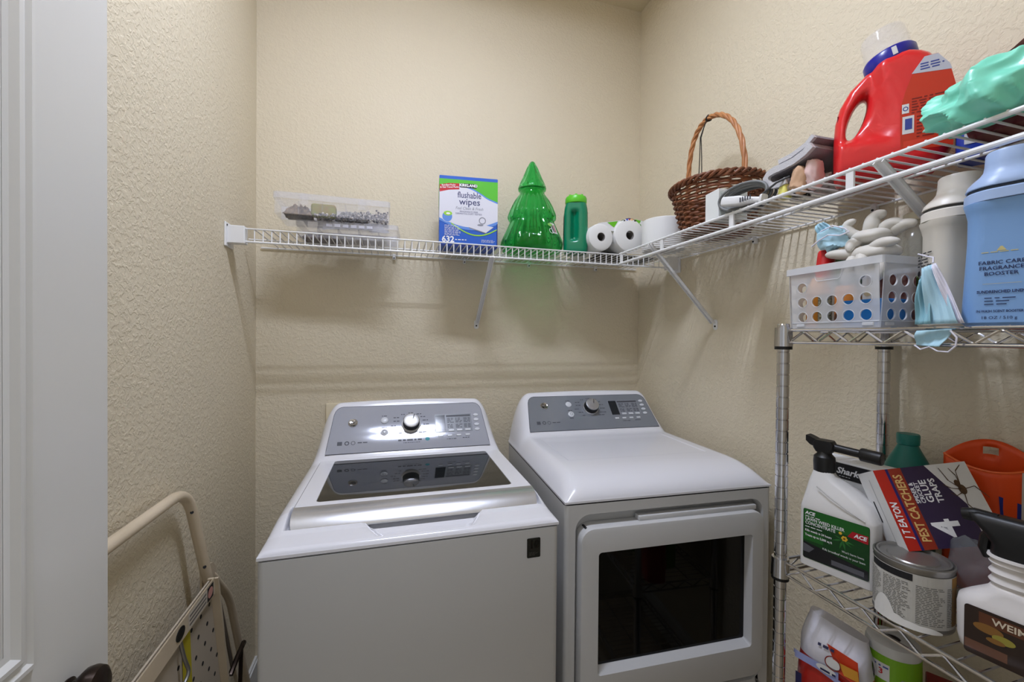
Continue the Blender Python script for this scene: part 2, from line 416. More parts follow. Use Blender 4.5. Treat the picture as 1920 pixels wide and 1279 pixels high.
# ================================================================ APPLIANCES
m_silver = M('silver_panel', (166, 169, 180), .06, metal=.08, aniso=.9)
m_silver2 = M('dryer_silver_panel', (130, 135, 143), .12, metal=.15)
def brushed(m):          # fine vertical brushing stretches reflections sideways
    nt = m.node_tree; t = nt.nodes.new('ShaderNodeTangent'); t.direction_type = 'RADIAL'; t.axis = 'X'
    nt.links.new(t.outputs[0], nt.nodes['Principled BSDF'].inputs['Tangent'])
    nt.nodes['Principled BSDF'].inputs['Anisotropic Rotation'].default_value = ANR
ANR = .25
brushed(m_silver)
m_satin = M('satin_silver', (196, 197, 201), .26, metal=.75)
m_btn = M('pale_button', (205, 208, 214), .25)
m_grey = M('appliance_body_white', (196, 196, 196), .38)
m_greyink = M('grey_ink', (70, 72, 80), .5)
m_lcd = M('dark_display', (34, 38, 44), .12)
m_lcd2 = M('key_field_grey', (128, 132, 140), .3)
m_tealink = M('teal_ink', (30, 140, 150), .5)
def console_fn(y0, z0, y1, z1, arch):
    L_ = math.hypot(y1-y0, z1-z0); n = V((0, -(z1-z0)/L_, (y1-y0)/L_))
    def f(x, s, h):
        t = s/L_
        return V((x, lerp(y0, y1, t), lerp(z0, z1, t)+arch*t*(1-(x/.28)**2)))+n*h
    return f, L_
def console(root, y0, z0, y1, z1, arch, pm, washer):
    f, L_ = console_fn(y0, z0, y1, z1, arch)
    # panel plate
    pts = []
    hw0, hw1, tp = .292, .272, L_-.006
    def outline(u):      # half width at height s
        return lerp(hw0, hw1, u)
    n = 14; mb = MB()
    rows = [0, .1, .25, .4, .55, .7, .82, .9, .95, .985, 1.]
    def row(u):
        s = .004+(tp-.004)*u; hw = outline(u)
        if u > .82:
            q = (u-.82)/.18; hw -= .026*(1-math.sqrt(max(0, 1-q*q)))
        return s, hw
    g = [[f(lerp(-row(u)[1], row(u)[1], i/n), row(u)[0], .0016) for i in range(n+1)] for u in rows]
    mb.grid(lambda a, b: g[round(b*(len(rows)-1))][round(a*n)], n, len(rows)-1)
    pan = mb.build('control_panel', pm, root)
    # dark line round panel
    edge = [f(-row(u)[1], row(u)[0], .0012) for u in rows]+[f(row(u)[1], row(u)[0], .0012) for u in reversed(rows)]
    MB().tube(edge, .0011, 5, closed=True).build('panel_seam', m_greyink, pan)
    B = .0020
    # round emblem: chrome disc with script monogram
    em = MB()
    fx = lambda r: [f(-.208+r*math.cos(2*PI*k/24), .124+r*math.sin(2*PI*k/24), 0) for k in range(24)]
    em.loft([[f(-.208+r*math.cos(2*PI*k/24), .124+r*math.sin(2*PI*k/24), h) for k in range(24)] for r, h in ((.0165, B), (.0165, .004), (.0150, .0055), (.0135, .0047))])
    e = em.build('emblem', m_chrome, root)
    P_ = Print(lambda x, y, h: f(-.208+x, .124+y, .0048+h)); P_.ring(0, 0, .0128, .0012, 0).text('GE', 0, 0, .0145, 0, shear=.25, bold=.0003).text('~', -.004, .008, .009, 0).text('~', .005, -.008, .009, 0); P_.build('monogram', m_ink, e)
    # start and pause keys
    for y in (.128, .079):
        bt = MB(); bt.loft([[f(-.097+r*math.cos(2*PI*k/20), y+r*math.sin(2*PI*k/20), h) for k in range(20)] for r, h in ((.0135, B), (.0128, .0045), (.009, .006), (.001, .0062))])
        b_ = bt.build('round_button', m_btn, root)
    # dial
    kx, ks = .0, .109
    kb = MB()
    for r, h0 in ((.033, 0),): kb.loft([[f(kx+rr*math.cos(2*PI*k/36), ks+rr*math.sin(2*PI*k/36), h) for k in range(36)] for rr, h in ((.036, B), (.0345, .006), (.0335, .008))])
    d = kb.build('dial_bezel', m_whiteplastic if washer else m_satin, root)
    kb = MB(); kb.loft([[f(kx+rr*math.cos(2*PI*k/36), ks+rr*math.sin(2*PI*k/36), h) for k in range(36)] for rr, h in ((.0315, .006), (.0305, .026), (.0285, .029))])
    kb.build('dial', m_black, d)
    kb = MB(); kb.loft([[f(kx+rr*math.cos(2*PI*k/36), ks+rr*math.sin(2*PI*k/36), h) for k in range(36)] for rr, h in ((.0290, .0285), (.0280, .0330), (.0255, .0338))])
    kb.build('dial_cap', m_satin, d)
    kf = lambda x, y, h: f(kx+x, ks+y, .0340+h)
    Print(kf).poly([(.004, .004), (.007, .003), (.0125, .024), (.0105, .0245)], 0).build('pointer', m_ink, d)
    # display and key field
    p = Print(lambda x, y, h: f(x, y, B+h))
    p.rect(.088, .232, .066, .143, 0).rect(.091, .128, .069, .140, 1, .0006)
    p.rect(.133, .228, .131, .139, 2, .0006)
    for i in range(3):
        x = .136+i*.032
        p.lines(x, x+.026, .104, .127, 4, 2, .0006, seed=i+3); p.lines(x, x+.026, .082, .100, 3, 2, .0006, seed=i+9)
    p.build('display', [m_lcd2, m_lcd, m_greyink], root)
    kk = 0
    for i in range(3):
        MB().loft([[f(.149+i*.032+sx*(.011-d_), .073+sy*(.0045-d_), h) for sx, sy in ((-1, -1), (1, -1), (1, 1), (-1, 1))] for d_, h in ((0, B), (.001, .0045))]).build('key', m_btn, root)
    for i in range(4):
        MB().loft([[f(.108+i*.034+sx*(.009-d_), .052+sy*(.004-d_), h) for sx, sy in ((-1, -1), (1, -1), (1, 1), (-1, 1))] for d_, h in ((0, B), (.001, .004))]).build('key', m_btn, root)
    for i in range(4):
        MB().loft([[f(.250+r*math.cos(2*PI*k/16)*1.25, .136-i*.021+r*.75*math.sin(2*PI*k/16), h) for k in range(16)] for r, h in ((.0085, B), (.0075, .0042))]).build('key', m_btn, root)
    # printed captions round the dial and icons
    p = Print(lambda x, y, h: f(x, y, B+h))
    for a, w_ in ((90, .018), (62, .018), (118, .016), (38, .018), (142, .030), (17, .02), (163, .022), (-5, .022), (186, .03), (-30, .028), (207, .02), (-52, .030), (232, .018)):
        cx = math.cos(math.radians(a))*.046+(0 if abs(a-90) < 5 else math.copysign(w_/2, math.cos(math.radians(a)))*.9); cy = ks+math.sin(math.radians(a))*.047
        p.lines(cx-w_/2, cx+w_/2, cy-.0025, cy+.0025, 1, 0, .0003, seed=int(a)+300, fill=.7)
    for y in (.147, .098, .060): p.lines(-.107, -.087, y-.002, y+.002, 1, 0, .0003, seed=int(y*1000), fill=.7)
    p.ring(-.097, .079, .006, .0012, 0, .0046)
    # three icons at lower left
    p.rect(-.256, -.240, .036, .050, 0, .0003); p.ring(-.224, .043, .008, .0032, 0, .0003); p.ring(-.203, .043, .0075, .0018, 0, .0003)
    p.lines(-.188, -.155, .040, .046, 1, 0, .0003, seed=5, fill=.6)
    if washer:
        p.lines(-.048, .042, .039, .047, 1, 0, .0003, seed=77, fill=.8); p.lines(-.03, .03, .031, .034, 1, 0, .0003, seed=78, fill=.7)
        p.ell(.058, .043, .0085, .007, 1, .0003)
    p.lines(.13, .165, .036, .040, 1, 0, .0003, seed=15, fill=.7); p.lines(.19, .22, .038, .042, 1, 0, .0003, seed=16, fill=.7)
    p.build('panel_print', [m_greyink, m_tealink], root)['kind'] = 'stuff'
    return f

def smin(a, b, k=.004): 
    h = max(0, min(1, .5+.5*(b-a)/k)); return lerp(b, a, h)-k*h*(1-h)
HW = .343
# ---------------------------------------------------------------- washer
WX, WY = .067, .986
ws = thing('washing_machine', 'white top load washing machine with dark glass lid and silver control panel', 'washer', (WX, WY, 0))
WD = .735
cab = MB().loft([srect(0, WD/2, z, HW-d_, WD/2-d_, .014) for z, d_ in ((.02, .006), (.03, 0), (.9375, 0), (.9385, .004))], 0, True, False).build('cabinet', m_grey, ws)
MB().loft([srect(0, WD/2, z, HW-.004, WD/2-.004, .012) for z in (.93, .946)], 0, False, False).build('cover_gap', m_dark, ws)
for sx in (-1, 1):
    for sy in (.05, WD-.05): MB().lathe([(.02, 0), (.02, .012), (.012, .014), (.012, .03)], 12, (sx*(HW-.05), sy, 0)).build('foot', m_black, ws)
wprof = [(0, .948), (.004, .955), (.012, .9585), (.03, .960), (.065, .962), (.09, .968), (.12, .978), (.145, .9835), (.18, .985), (.535, .985), (.548, .988), (.556, .993), (.566, 1.003), (.694, 1.155), (.704, 1.161), (.715, 1.163), (.726, 1.160), (.735, 1.150)]
LX0, LX1, LY0, LY1 = -.303, .321, .090, .618     # lid footprint
OX0, OX1, OY0, OY1 = -.258, .270, .179, .551     # glass opening
def wz(x, y):
    p = interp(wprof, y); d = min(x+HW, HW-x)
    base = min(p, .985); extra = max(0, p-.985)
    rr = .035; t = min(1, d/rr)
    z = .948+(base-.948)*math.sqrt(max(0, 1-(1-t)**2)) if base > .948 else base
    tt = max(0, min(1, (d-.006)/.085)); z += extra*(1-(1-tt)**2.4)
    z += .007*max(0, 1-(x/.28)**2)*smooth01((y-.690)/.012)
    # sunk seat round the lid front
    m_ = smooth01((x-LX0+.009)/.006)*smooth01((LX1+.009-x)/.006)*smooth01((y-(LY0-.008))/.006)*smooth01((.175-y)/.01)
    z = lerp(z, min(z, .9545), m_)
    # hand pocket in the apron
    e = .02+.09*smooth01((y-.01)/.08)*0
    px = smooth01((x+.140+(.092-y)*-.55)/.022)*smooth01((.166+(.092-y)*-.55-x)/.022)*smooth01((y-.014)/.014)*smooth01((.12-y)/.01)
    z -= .019*px
    return z
xs = sorted(set([-HW+d for d in (0, .001, .003, .006, .010, .015, .021, .028, .035, .045, .055, .065, .075, .085)]+[HW-d for d in (0, .001, .003, .006, .010, .015, .021, .028, .035, .045, .055, .065, .075, .085)]+[OX0, OX1]+[LX0-.012+i*.002 for i in range(7)]+[LX1+i*.002 for i in range(7)]+[-.26+i*.01 for i in range(53)]))
ys_ = sorted(set([p[0] for p in wprof]+[.002, .008, .02]+[.01+i*.004 for i in range(44)]+[OY0, OY1]+[.2+i*.025 for i in range(14)]+[.54+i*.006 for i in range(33) if .54+i*.006 < WD]))
mb = MB(); nx, ny = len(xs), len(ys_)
mb.add([(x, y, wz(x, y)) for y in ys_ for x in xs], [(j*nx+i, j*nx+i+1, (j+1)*nx+i+1, (j+1)*nx+i) for j in range(ny-1) for i in range(nx-1)
        if not (OX0-.0005 < (xs[i]+xs[i+1])/2 < OX1+.0005 and OY0-.0005 < (ys_[j]+ys_[j+1])/2 < OY1+.0005)])
bd = [(x, 0) for x in xs]+[(HW, y) for y in ys_[1:]]+[(x, WD) for x in reversed(xs[:-1])]+[(-HW, y) for y in reversed(ys_[1:-1])]
mb.loft([[(x, y, .9415) for x, y in bd], [(x, y, wz(x, y)) for x, y in bd]], 0, False, False)
mb.build('top_cover', m_white, ws, smooth=50)
# tub seen through the lid
cx, cy = (OX0+OX1)/2, (OY0+OY1)/2; hx, hy = (OX1-OX0)/2, (OY1-OY0)/2
tub = MB().loft([srect(cx, cy, .985, hx, hy, .012, 6), srect(cx, cy, .95, hx-.004, hy-.003, .05, 6), srect(cx, cy, .905, hx-.03, hy+.005, .17, 6), srect(cx, cy, .88, .225, .225, .225, 6)], 0, False, False).build('tub_collar', M('tub_collar_grey', (150, 150, 152), .4), ws)
MB().loft([srect(cx, cy, z, r, r, r, 8) for z, r in ((.885, .215), (.88, .23), (.86, .23), (.85, .225), (.45, .225), (.44, .2))], 0, False, True).build('tub', M('tub_steel', (120, 118, 112), .35, metal=.6), ws)
# lid
lid = MB()
outer = [srect((LX0+LX1)/2, (.156+LY1)/2, z, (LX1-LX0)/2-d_, (LY1-.156)/2-d_, .006, 3) for z, d_ in ((.9855, 0), (.9885, 0), (.9900, .0015))]
inner = [srect(cx, cy, z, hx+d_, hy+d_, .012, 3) for z, d_ in ((.9900, .0), (.9865, -.003), (.9845, -.003))]
lid.loft(outer+inner, 0, False, False)
lo = lid.build('lid', m_white, ws)
MB().loft([srect((LX0+LX1)/2, (.156+LY1)/2, .9862, (LX1-LX0)/2+.0022, (LY1-.156)/2+.0022, .008, 3), srect((LX0+LX1)/2, (.156+LY1)/2, .9862, (LX1-LX0)/2-.002, (LY1-.156)/2-.002, .006, 3)], 0, False, False).build('lid_gap_shade', m_greyink, lo)  # dark ring painting the shaded gap around the lid
MB().loft([srect(cx, cy, z, hx-.0005, hy-.0005, .012, 3) for z in (.9868, .9892)]).build('lid_glass', M('smoked_glass', (92, 94, 92), .03, trans=.92, ior=1.5), lo)
sp = [(.157, .9896), (.150, .9893), (.140, .9878), (.128, .9840), (.116, .9780), (.106, .9705), (.0975, .9625), (.0925, .9575), (.0915, .9550), (.095, .9535), (.15, .9560)]
def strip(u, v):
    i = v*(len(sp)-1); y, z = sp[round(i)]; hw = (LX1-LX0)/2
    t = (y-.092)/.03
    if t < 1: hw -= .010*(1-math.sqrt(max(0, 1-(1-max(0, t))**2)))
    return ((LX0+LX1)/2+lerp(-hw, hw, u), y, z)
st = MB().grid(strip, 16, len(sp)-1)
for s_ in (0, 1): st.add([strip(s_, i/(len(sp)-1)) for i in range(len(sp))], [tuple(range(len(sp)))])
st.build('lid_handle_strip', m_satin, lo, smooth=45)
MB().box(LX0+.004, LX1-.004, .094, .15, .9535, .9549).build('lid_front_shade', m_dark, lo, smooth=0)  # dark plate: shade under the handle strip put into its colour
console(ws, .566, 1.003, .694, 1.155, .0, m_silver, True)
# warranty badge on the front
bg = MB().prism(rpoly(.0175, .0245, .003), front(-.0008, .342-WX, .891), -.0006, .0008).build('badge', M('badge_black', (30, 31, 28), .25), ws)
p = Print(front(-.0017, .342-WX, .891)); p.text('10', .001, .008, .027, 0, bold=.0014).lines(-.012, .012, -.019, -.009, 4, 1, .0003, seed=4); p.build('lettering', [M('badge_gloss', (8, 8, 8), .1), M('badge_grey', (62, 62, 58), .4)], bg)

# ---------------------------------------------------------------- dryer
dy = thing('clothes_dryer', 'white front load clothes dryer with dark door window and grey control panel', 'dryer', (.80, 1.0425, 0), math.radians(-2.5))
DD = .70
RXa, RXb, RZa, RZb, RR, DEP = -.312, .314, .36, .926, .045, .028
m_drum = M('drum_dark', (40, 40, 42), .5)
body = MB()
# sides, back, bottom as an open shell with a recessed front
ring0 = srect(0, DD/2, .02, HW, DD/2, .012); body.loft([srect(0, DD/2, z, HW-d_, DD/2-d_, .012) for z, d_ in ((.02, .004), (.03, 0))], 0, True, False)
N = 6
sh = srect(0, DD/2, 0, HW, DD/2, .012, N)
def wallstrip(idx):
    body.loft([[(sh[i][0], sh[i][1], z) for i in idx] for z in (.03, .955)], 0, False, False, closed=False)
# order of srect: +x+y corner, -x+y, -x-y, +x-y ; front edge runs from third corner end to fourth corner start
n1 = N+1
wallstrip(list(range(3*n1, 4*n1))+[0]); wallstrip(list(range(0, 3*n1)))
fx0, fx1 = -HW+.012, HW-.012
rec = [(p_[0], p_[1]) for p_ in srect((RXa+RXb)/2, (RZa+RZb)/2, 0, (RXb-RXa)/2, (RZb-RZa)/2, RR, 6)]
def ringz(poly, y): return [(x, y, z) for x, z in poly]
# front plate ring between outer rectangle and recess outline
def boxpt(x, z):
    cx_, cz_ = (RXa+RXb)/2, (RZa+RZb)/2
    dx_, dz_ = x-cx_, z-cz_; t = 1e9
    for a, lo_, hi_ in ((dx_, fx0-cx_, fx1-cx_), (dz_, .03-cz_, .955-cz_)):
        if a > 1e-9: t = min(t, hi_/a)
        elif a < -1e-9: t = min(t, lo_/a)
    return (cx_+dx_*t, cz_+dz_*t)
cor = [(fx1, .955), (fx0, .955), (fx0, .03), (fx1, .03)]
outp = [boxpt(*q) for q in rec]
for q in range(4): outp[q*7+3] = cor[q]
body.loft([ringz(outp, 0), ringz(rec, 0)], 0, False, False)
rec2 = [(p_[0], p_[1]) for p_ in srect((RXa+RXb)/2, (RZa+RZb)/2, 0, (RXb-RXa)/2-.004, (RZb-RZa)/2-.004, RR-.004, 6)]
hole = [(p_[0], p_[1]) for p_ in srect(.003, .655, 0, .235, .16, .05, 6)]
body.loft([ringz(rec, 0), ringz(rec2, .006), ringz(rec2, DEP), ringz(hole, DEP)], 0, False, False)
body.build('cabinet', m_grey, dy, smooth=40)
MB().loft([srect(0, DD/2, z, HW-.004, DD/2-.004, .012) for z in (.948, .966)], 0, False, False).build('cover_gap', m_dark, dy)
for sx in (-1, 1):
    for sy in (.05, DD-.05): MB().lathe([(.02, 0), (.02, .012), (.012, .014), (.012, .03)], 12, (sx*(HW-.05), sy, 0)).build('foot', m_black, dy)
MB().loft([[(.003+r*math.cos(2*PI*k/36), y, .655+r*math.sin(2*PI*k/36)) for k in range(36)] for y, r in ((DEP+.004, .235), (.06, .25), (.08, .29), (.55, .29))], 0, False, True).build('drum', m_drum, dy)
dprof = [(0, .964), (.004, .974), (.012, .985), (.025, .996), (.045, 1.006), (.07, 1.013), (.10, 1.0185), (.14, 1.021), (.50, 1.021), (.512, 1.0225), (.521, 1.026), (.53, 1.033), (.65, 1.1655), (.660, 1.172), (.672, 1.175), (.686, 1.172), (.70, 1.160)]
def dz_(x, y):
    p = interp(dprof, y); d = min(x+HW, HW-x)
    base = min(p, 1.021); extra = max(0, p-1.021)
    t = min(1, d/.055)
    z = .964+(base-.964)*(1-(1-t)**2.3)
    tt = max(0, min(1, (d-.004)/.085)); z += extra*(1-(1-tt)**2.4)
    z += .006*max(0, 1-(x/.28)**2)*smooth01((y-.646)/.012)
    z -= .0022*smooth01((x+.262)/.006)*smooth01((.262-x)/.006)*smooth01((y-.19)/.006)*smooth01((.47-y)/.02)
    return z
xs = sorted(set([s_*(HW-d) for s_ in (-1, 1) for d in (0, .001, .003, .006, .010, .015, .021, .028, .036, .045, .055, .065, .075, .085, .092)]+[s_*(.262-.006+i*.002) for s_ in (-1, 1) for i in range(-1, 5)]+[-.24+i*.02 for i in range(25)]))
ys_ = sorted(set([p[0] for p in dprof]+[.002, .008, .018]+[.186+i*.002 for i in range(7)]+[.2+i*.02 for i in range(17)]+[.54+i*.01 for i in range(11)]))
mb = MB(); nx, ny = len(xs), len(ys_)
mb.add([(x, y, dz_(x, y)) for y in ys_ for x in xs], [(j*nx+i, j*nx+i+1, (j+1)*nx+i+1, (j+1)*nx+i) for j in range(ny-1) for i in range(nx-1)])
bd = [(x, 0) for x in xs]+[(HW, y) for y in ys_[1:]]+[(x, DD) for x in reversed(xs[:-1])]+[(-HW, y) for y in reversed(ys_[1:-1])]
mb.loft([[(x, y, .9585) for x, y in bd], [(x, y, dz_(x, y)) for x, y in bd]], 0, False, False)
mb.build('top_cover', m_white, dy, smooth=50)
console(dy, .531, 1.0335, .651, 1.166, .0, m_silver2, False)
# door with inset window
dA = [(p_[0], p_[1]) for p_ in srect(.0, .640, 0, .303, .254, .04, 6)]
def shrink(cx_, cz_, hx_, hz_, r): return [(p_[0], p_[1]) for p_ in srect(cx_, cz_, 0, hx_, hz_, r, 6)]
WC = (.004, .657)
door = MB().loft([ringz(shrink(0, .640, .303, .254, .04), DEP-.002), ringz(shrink(0, .640, .303, .254, .04), -.012), ringz(shrink(0, .640, .300, .251, .037), -.018), ringz(shrink(0, .640, .292, .243, .032), -.020),
                  ringz(shrink(WC[0], WC[1]-.004, .254, .172, .010), -.020), ringz(shrink(WC[0], WC[1], .246, .163, .006), .002), ringz(shrink(WC[0], WC[1], .246, .163, .006), DEP-.002)], 0, False, False).build('door', m_grey, dy, smooth=30)
MB().prism(shrink(WC[0], WC[1], .2458, .1628, .006), lambda x, z, y: (x, y, z), .008, .004).build('door_window', M('black_door_glass', (10, 10, 10), .04, spec=.28, trans=.6, ior=1.4), door)
MB().rbox(-.285, -.12, -.006, .022, .886, .8905, .002, 1).build('handle_gap_shade', m_dark, door)  # dark bar painted as the shaded handle gap
MB().rbox(-.118, .285, -.004, .024, .893, .908, .003, 2).build('handle_ledge', m_grey, door)
# laundry dimly seen in the drum
lm = MB()
def lump(u, v):
    a = 2*PI*u; t = PI*v; n_ = noise.noise(V((u*6, v*5, 3.)))*.035+noise.noise(V((u*17, v*13, 1.)))*.012
    r = 1+n_*4
    return (.05+.17*r*math.sin(t)*math.cos(a), .28+.13*r*math.sin(t)*math.sin(a), .52+.10*r*math.cos(t)*-1+.02)
lm.grid(lump, 40, 24)
lo_ = lm.build('laundry_heap', M('laundry_cloth', (170, 172, 160), .9)); place(lo_, (.80, 1.0425, 0), math.radians(-2.5))
tag(lo_, 'pale heap of laundry lying inside the dryer drum', 'laundry')
# ================================================================ THINGS ON THE BACK SHELF
ZS = ZT+RW+.0004
def rotm(a): return Matrix.Rotation(a, 4, 'Z')
# ---------------------------------------------------------------- carton of wipes
bw, bh, bd_ = .2285, .2725, .125
wb = thing('wipes_box', 'blue, white and green carton of flushable wipes on the back shelf', 'box', (.282, 1.622, ZS), math.radians(-5.0))
c_blue = M('carton_blue', (40, 92, 188), .4); c_green = M('carton_green', (86, 184, 52), .4); c_pale = M('carton_white', (214, 214, 224), .42)
c_red = M('carton_red', (190, 38, 48), .4); c_sky = M('carton_sky_blue', (96, 140, 214), .4); c_navy = M('carton_navy', (22, 42, 110), .4); c_lime = M('carton_lime', (150, 205, 60), .4); c_slate = M('slate_ink', (62, 66, 108), .5)
MB().rbox(-bw/2, bw/2, 0, bd_, 0, bh, .0015, 1).build('carton', [c_blue], wb)
MB().box(-bw/2+.001, bw/2-.001, .001, bd_-.001, bh+.0002, bh+.0008).build('top_flap', c_sky, wb, smooth=0)
p = Print(front(-.0004, -bw/2, 0))
W_, H_ = bw, bh
p.rect(0, W_, H_*.60, H_*.955, 1, .0002)                       # green header
def arc(x0, x1, f, n=20): return [(lerp(x0, x1, i/n), f(lerp(x0, x1, i/n)/W_)*H_) for i in range(n+1)]
up = lambda t: .775+.075*math.sin(PI*min(1, t*1.15+.05))-.28*max(0, t-.42)**1.35
p.poly([(0, H_*.58)]+arc(0, W_, lambda t: up(t)+.022)[0:]+[(W_, H_*.58)], 4, .0004)     # pale blue band
lo_c = lambda t: .40-.13*math.sin(PI*min(1, max(0, t*.92)))+.02*t
p.poly(arc(0, W_, lambda t: lo_c(t))+list(reversed(arc(0, W_, up))), 2, .0006)          # white oval
p.poly(arc(0, W_, lambda t: lo_c(t)-.035-.01*t)+list(reversed(arc(0, W_, lambda t: lo_c(t)))), 4, .0005)
p.poly(arc(W_*.2, W_, lambda t: .30-.16*math.sin(PI*(t-.2)/.9)+.02)+list(reversed(arc(W_*.2, W_, lambda t: .318-.16*math.sin(PI*(t-.2)/.9)+.02))), 6, .0007)
p.poly([(W_*.005, H_*.765), (W_*.16, H_*.80), (W_*.335, H_*.815), (W_*.335, H_*.90), (W_*.16, H_*.895), (W_*.005, H_*.868)], 3, .0008)
p.rect(W_*.35, W_*.63, H_*.845, H_*.905, 5, .0009)
p.rect(0, W_, 0, H_*.028, 7, .0008); p.rect(W_*.985, W_, 0, H_*.35, 7, .0008)
p.text('KIRKLAND', W_*.49, H_*.877, .0145, 8, .0011, bold=.0006)
p.text('Bundled Packs', W_*.155, H_*.868, .0092, 8, .0011, bold=.0002, rot=.08).text('& Get Travel Packs', W_*.17, H_*.838, .0092, 8, .0011, bold=.0002, rot=.08)
p.text('flushable', W_*.51, H_*.735, .0335, 9, .0009, bold=.0003, xs=.80)
p.text('wipes', W_*.515, H_*.640, .0360, 9, .0009, bold=.0003, xs=1.0)
p.text('Feel Clean & Fresh', W_*.51, H_*.548, .0165, 10, .0009, shear=.25, xs=.86)
p.text('FRAGRANCE FREE', W_*.50, H_*.500, .0088, 9, .0009).text('DERMATOLOGIST TESTED', W_*.50, H_*.470, .0088, 9, .0009)
p.ell(W_*.135, H_*.425, .0215, .0225, 2, .0008).ell(W_*.135, H_*.42, .0190, .0200, 4, .0009).ell(W_*.145, H_*.465, .0165, .009, 6, .0010).ell(W_*.15, H_*.463, .008, .004, 8, .0012)
# pack of wipes picture
p.poly([(W_*.50, H_*.285), (W_*.66, H_*.345), (W_*.93, H_*.300), (W_*.80, H_*.215)], 2, .0009).poly([(W_*.50, H_*.285), (W_*.80, H_*.215), (W_*.81, H_*.200), (W_*.51, H_*.268)], 10, .0008)
p.ring(W_*.735, H_*.385, .014, .0035, 10, .0010).ell(W_*.70, H_*.320, .012, .004, 10, .0011)
p.lines(W_*.09, W_*.36, H_*.150, H_*.305, 9, 8, .0009, seed=3, fill=.34); p.lines(W_*.72, W_*.96, H_*.07, H_*.115, 3, 8, .0009, seed=8, fill=.35)
p.text('632', W_*.045, H_*.095, .032, 8, .0010, bold=.0010, align='LEFT').lines(W_*.27, W_*.5, H_*.085, H_*.11, 1, 8, .0009, seed=4, fill=.5)
p.build('carton_print', [c_blue, c_green, c_pale, c_red, c_sky, m_ink, c_lime, c_navy, m_paperink, c_slate, M('mid_grey_ink', (136, 138, 148), .5)], wb)
Print(flat((-bw/2-.0004, bd_, 0), (0, -1, 0), (0, 0, 1))).rect(0, bd_, bh*.6, bh*.955, 0).rect(0, bd_, bh*.3, bh*.6, 1).build('side_print', [c_green, c_pale], wb)

# ---------------------------------------------------------------- green glass tree jar
jr = thing('tree_jar', 'translucent green glass cookie jar shaped like a Christmas tree', 'jar', (.574, 1.715, ZS))
m_gg = M('green_glass', (142, 234, 178), .03, trans=1., ior=1.32)
nt = m_gg.node_tree          # thin glass: part of the light passes straight through, tinted green
tp_ = nt.nodes.new('ShaderNodeBsdfTransparent'); tp_.inputs[0].default_value = lin((100, 240, 150))+(1,)
mxs = nt.nodes.new('ShaderNodeMixShader'); mxs.inputs[0].default_value = .88
nt.links.new(tp_.outputs[0], mxs.inputs[1]); nt.links.new(nt.nodes['Principled BSDF'].outputs[0], mxs.inputs[2]); nt.links.new(mxs.outputs[0], nt.nodes['Material Output'].inputs['Surface'])
def flute(amp, n):
    return lambda a, i: amp*math.cos(n*a+ .0)
jp = [(.001, .004), (.095, .004), (.118, .008), (.130, .022), (.134, .042), (.131, .056), (.120, .082), (.104, .115), (.094, .139), (.092, .146), (.096, .150), (.101, .156), (.1025, .165), (.099, .178), (.088, .205), (.074, .232), (.062, .252), (.055, .262), (.0535, .270), (.0535, .277)]
inn = [(max(.001, r-.0035), z+(.004 if r < .12 and z < .03 else 0)) for r, z in reversed(jp)]
def fl(a, i):
    z = (jp+inn)[i][1]; k = smooth01((z-.02)/.04)*(1-smooth01((z-.235)/.02))
    return .0030*math.cos(24*a)*k if i < len(jp) else 0
MB().lathe(jp+inn, 192, fn=fl).build('jar_body', m_gg, jr, smooth=60)
lp = [(.001, .279), (.050, .279), (.0590, .281), (.0610, .288), (.0585, .296), (.050, .312), (.040, .333), (.0305, .355), (.022, .376), (.0155, .392), (.011, .401), (.006, .4055), (.001, .4065)]
li = [(max(.001, r-.0035), z-.003) for r, z in reversed(lp[2:])]
def fl2(a, i):
    if i >= len(lp): return 0
    z = lp[i][1]; return .0026*math.cos(14*a)*smooth01((z-.29)/.02)*(1-smooth01((z-.375)/.02))
MB().lathe(lp+li[:-1]+[(.001, .284)], 108, fn=fl2).build('jar_lid', m_gg, jr, smooth=60)
stf = lambda x, y, h: V(((.1145-y*.42+h)*math.cos(-1.13+x/.115), (.1145-y*.42+h)*math.sin(-1.13+x/.115), .098+y))
st = Print(stf); st.rect(-.002, .030, -.022, .024, 0, .0035, 4).ell(-.003, .014, .014, .007, 1, .0042).rect(.002, .011, -.018, .012, 2, .0042, 2).rect(.014, .022, -.016, .016, 3, .0042, 2).ring(-.006, -.014, .011, .002, 0, .0042)
st.build('sticker', [m_paper, M('sticker_green', (130, 190, 90), .5), m_greyink, M('sticker_red', (170, 90, 90), .5)], jr)

# ---------------------------------------------------------------- green bottle with moulded handle
gb = thing('softener_beads_bottle', 'glossy green plastic bottle with moulded handle and lime green cap', 'bottle', (.741, 1.628, ZS), math.radians(-24))
m_gp = M('green_plastic', (0, 120, 84), .25, coat=.3); m_lp = M('lime_plastic', (92, 192, 44), .35)
rows = [(0, .046, .035), (.006, .050, .039), (.02, .051, .040), (.10, .051, .040), (.17, .050, .040), (.19, .048, .040), (.203, .045, .039), (.209, .043, .039)]
hb = MB()
NB = 140
def ring_b(z, hx_, hy_):
    out = []
    for k in range(NB):
        a = 2*PI*k/NB; c_, s_ = math.cos(a), math.sin(a); e = 2/3.4
        x = hx_*math.copysign(abs(c_)**e, c_); y = hy_*math.copysign(abs(s_)**e, s_)
        # finger hollows on both sides of the grip
        if .045 < z < .185:
            zz = smooth01((z-.045)/.02)*smooth01((.185-z)/.022)
            y = y*(1-.62*zz*math.exp(-((x+.006)/.013)**2)) if s_ < 0 else y*(1-.62*zz*math.exp(-((x-.000)/.016)**2))
        out.append((x, y, z))
    return out
def rb(z):
    return ring_b(z, interp([(r[0], r[1]) for r in rows], z), interp([(r[0], r[2]) for r in rows], z))
hb.loft([rb(z) for z in sorted(set([r[0] for r in rows]+[.04+i*.006 for i in range(26)]))])
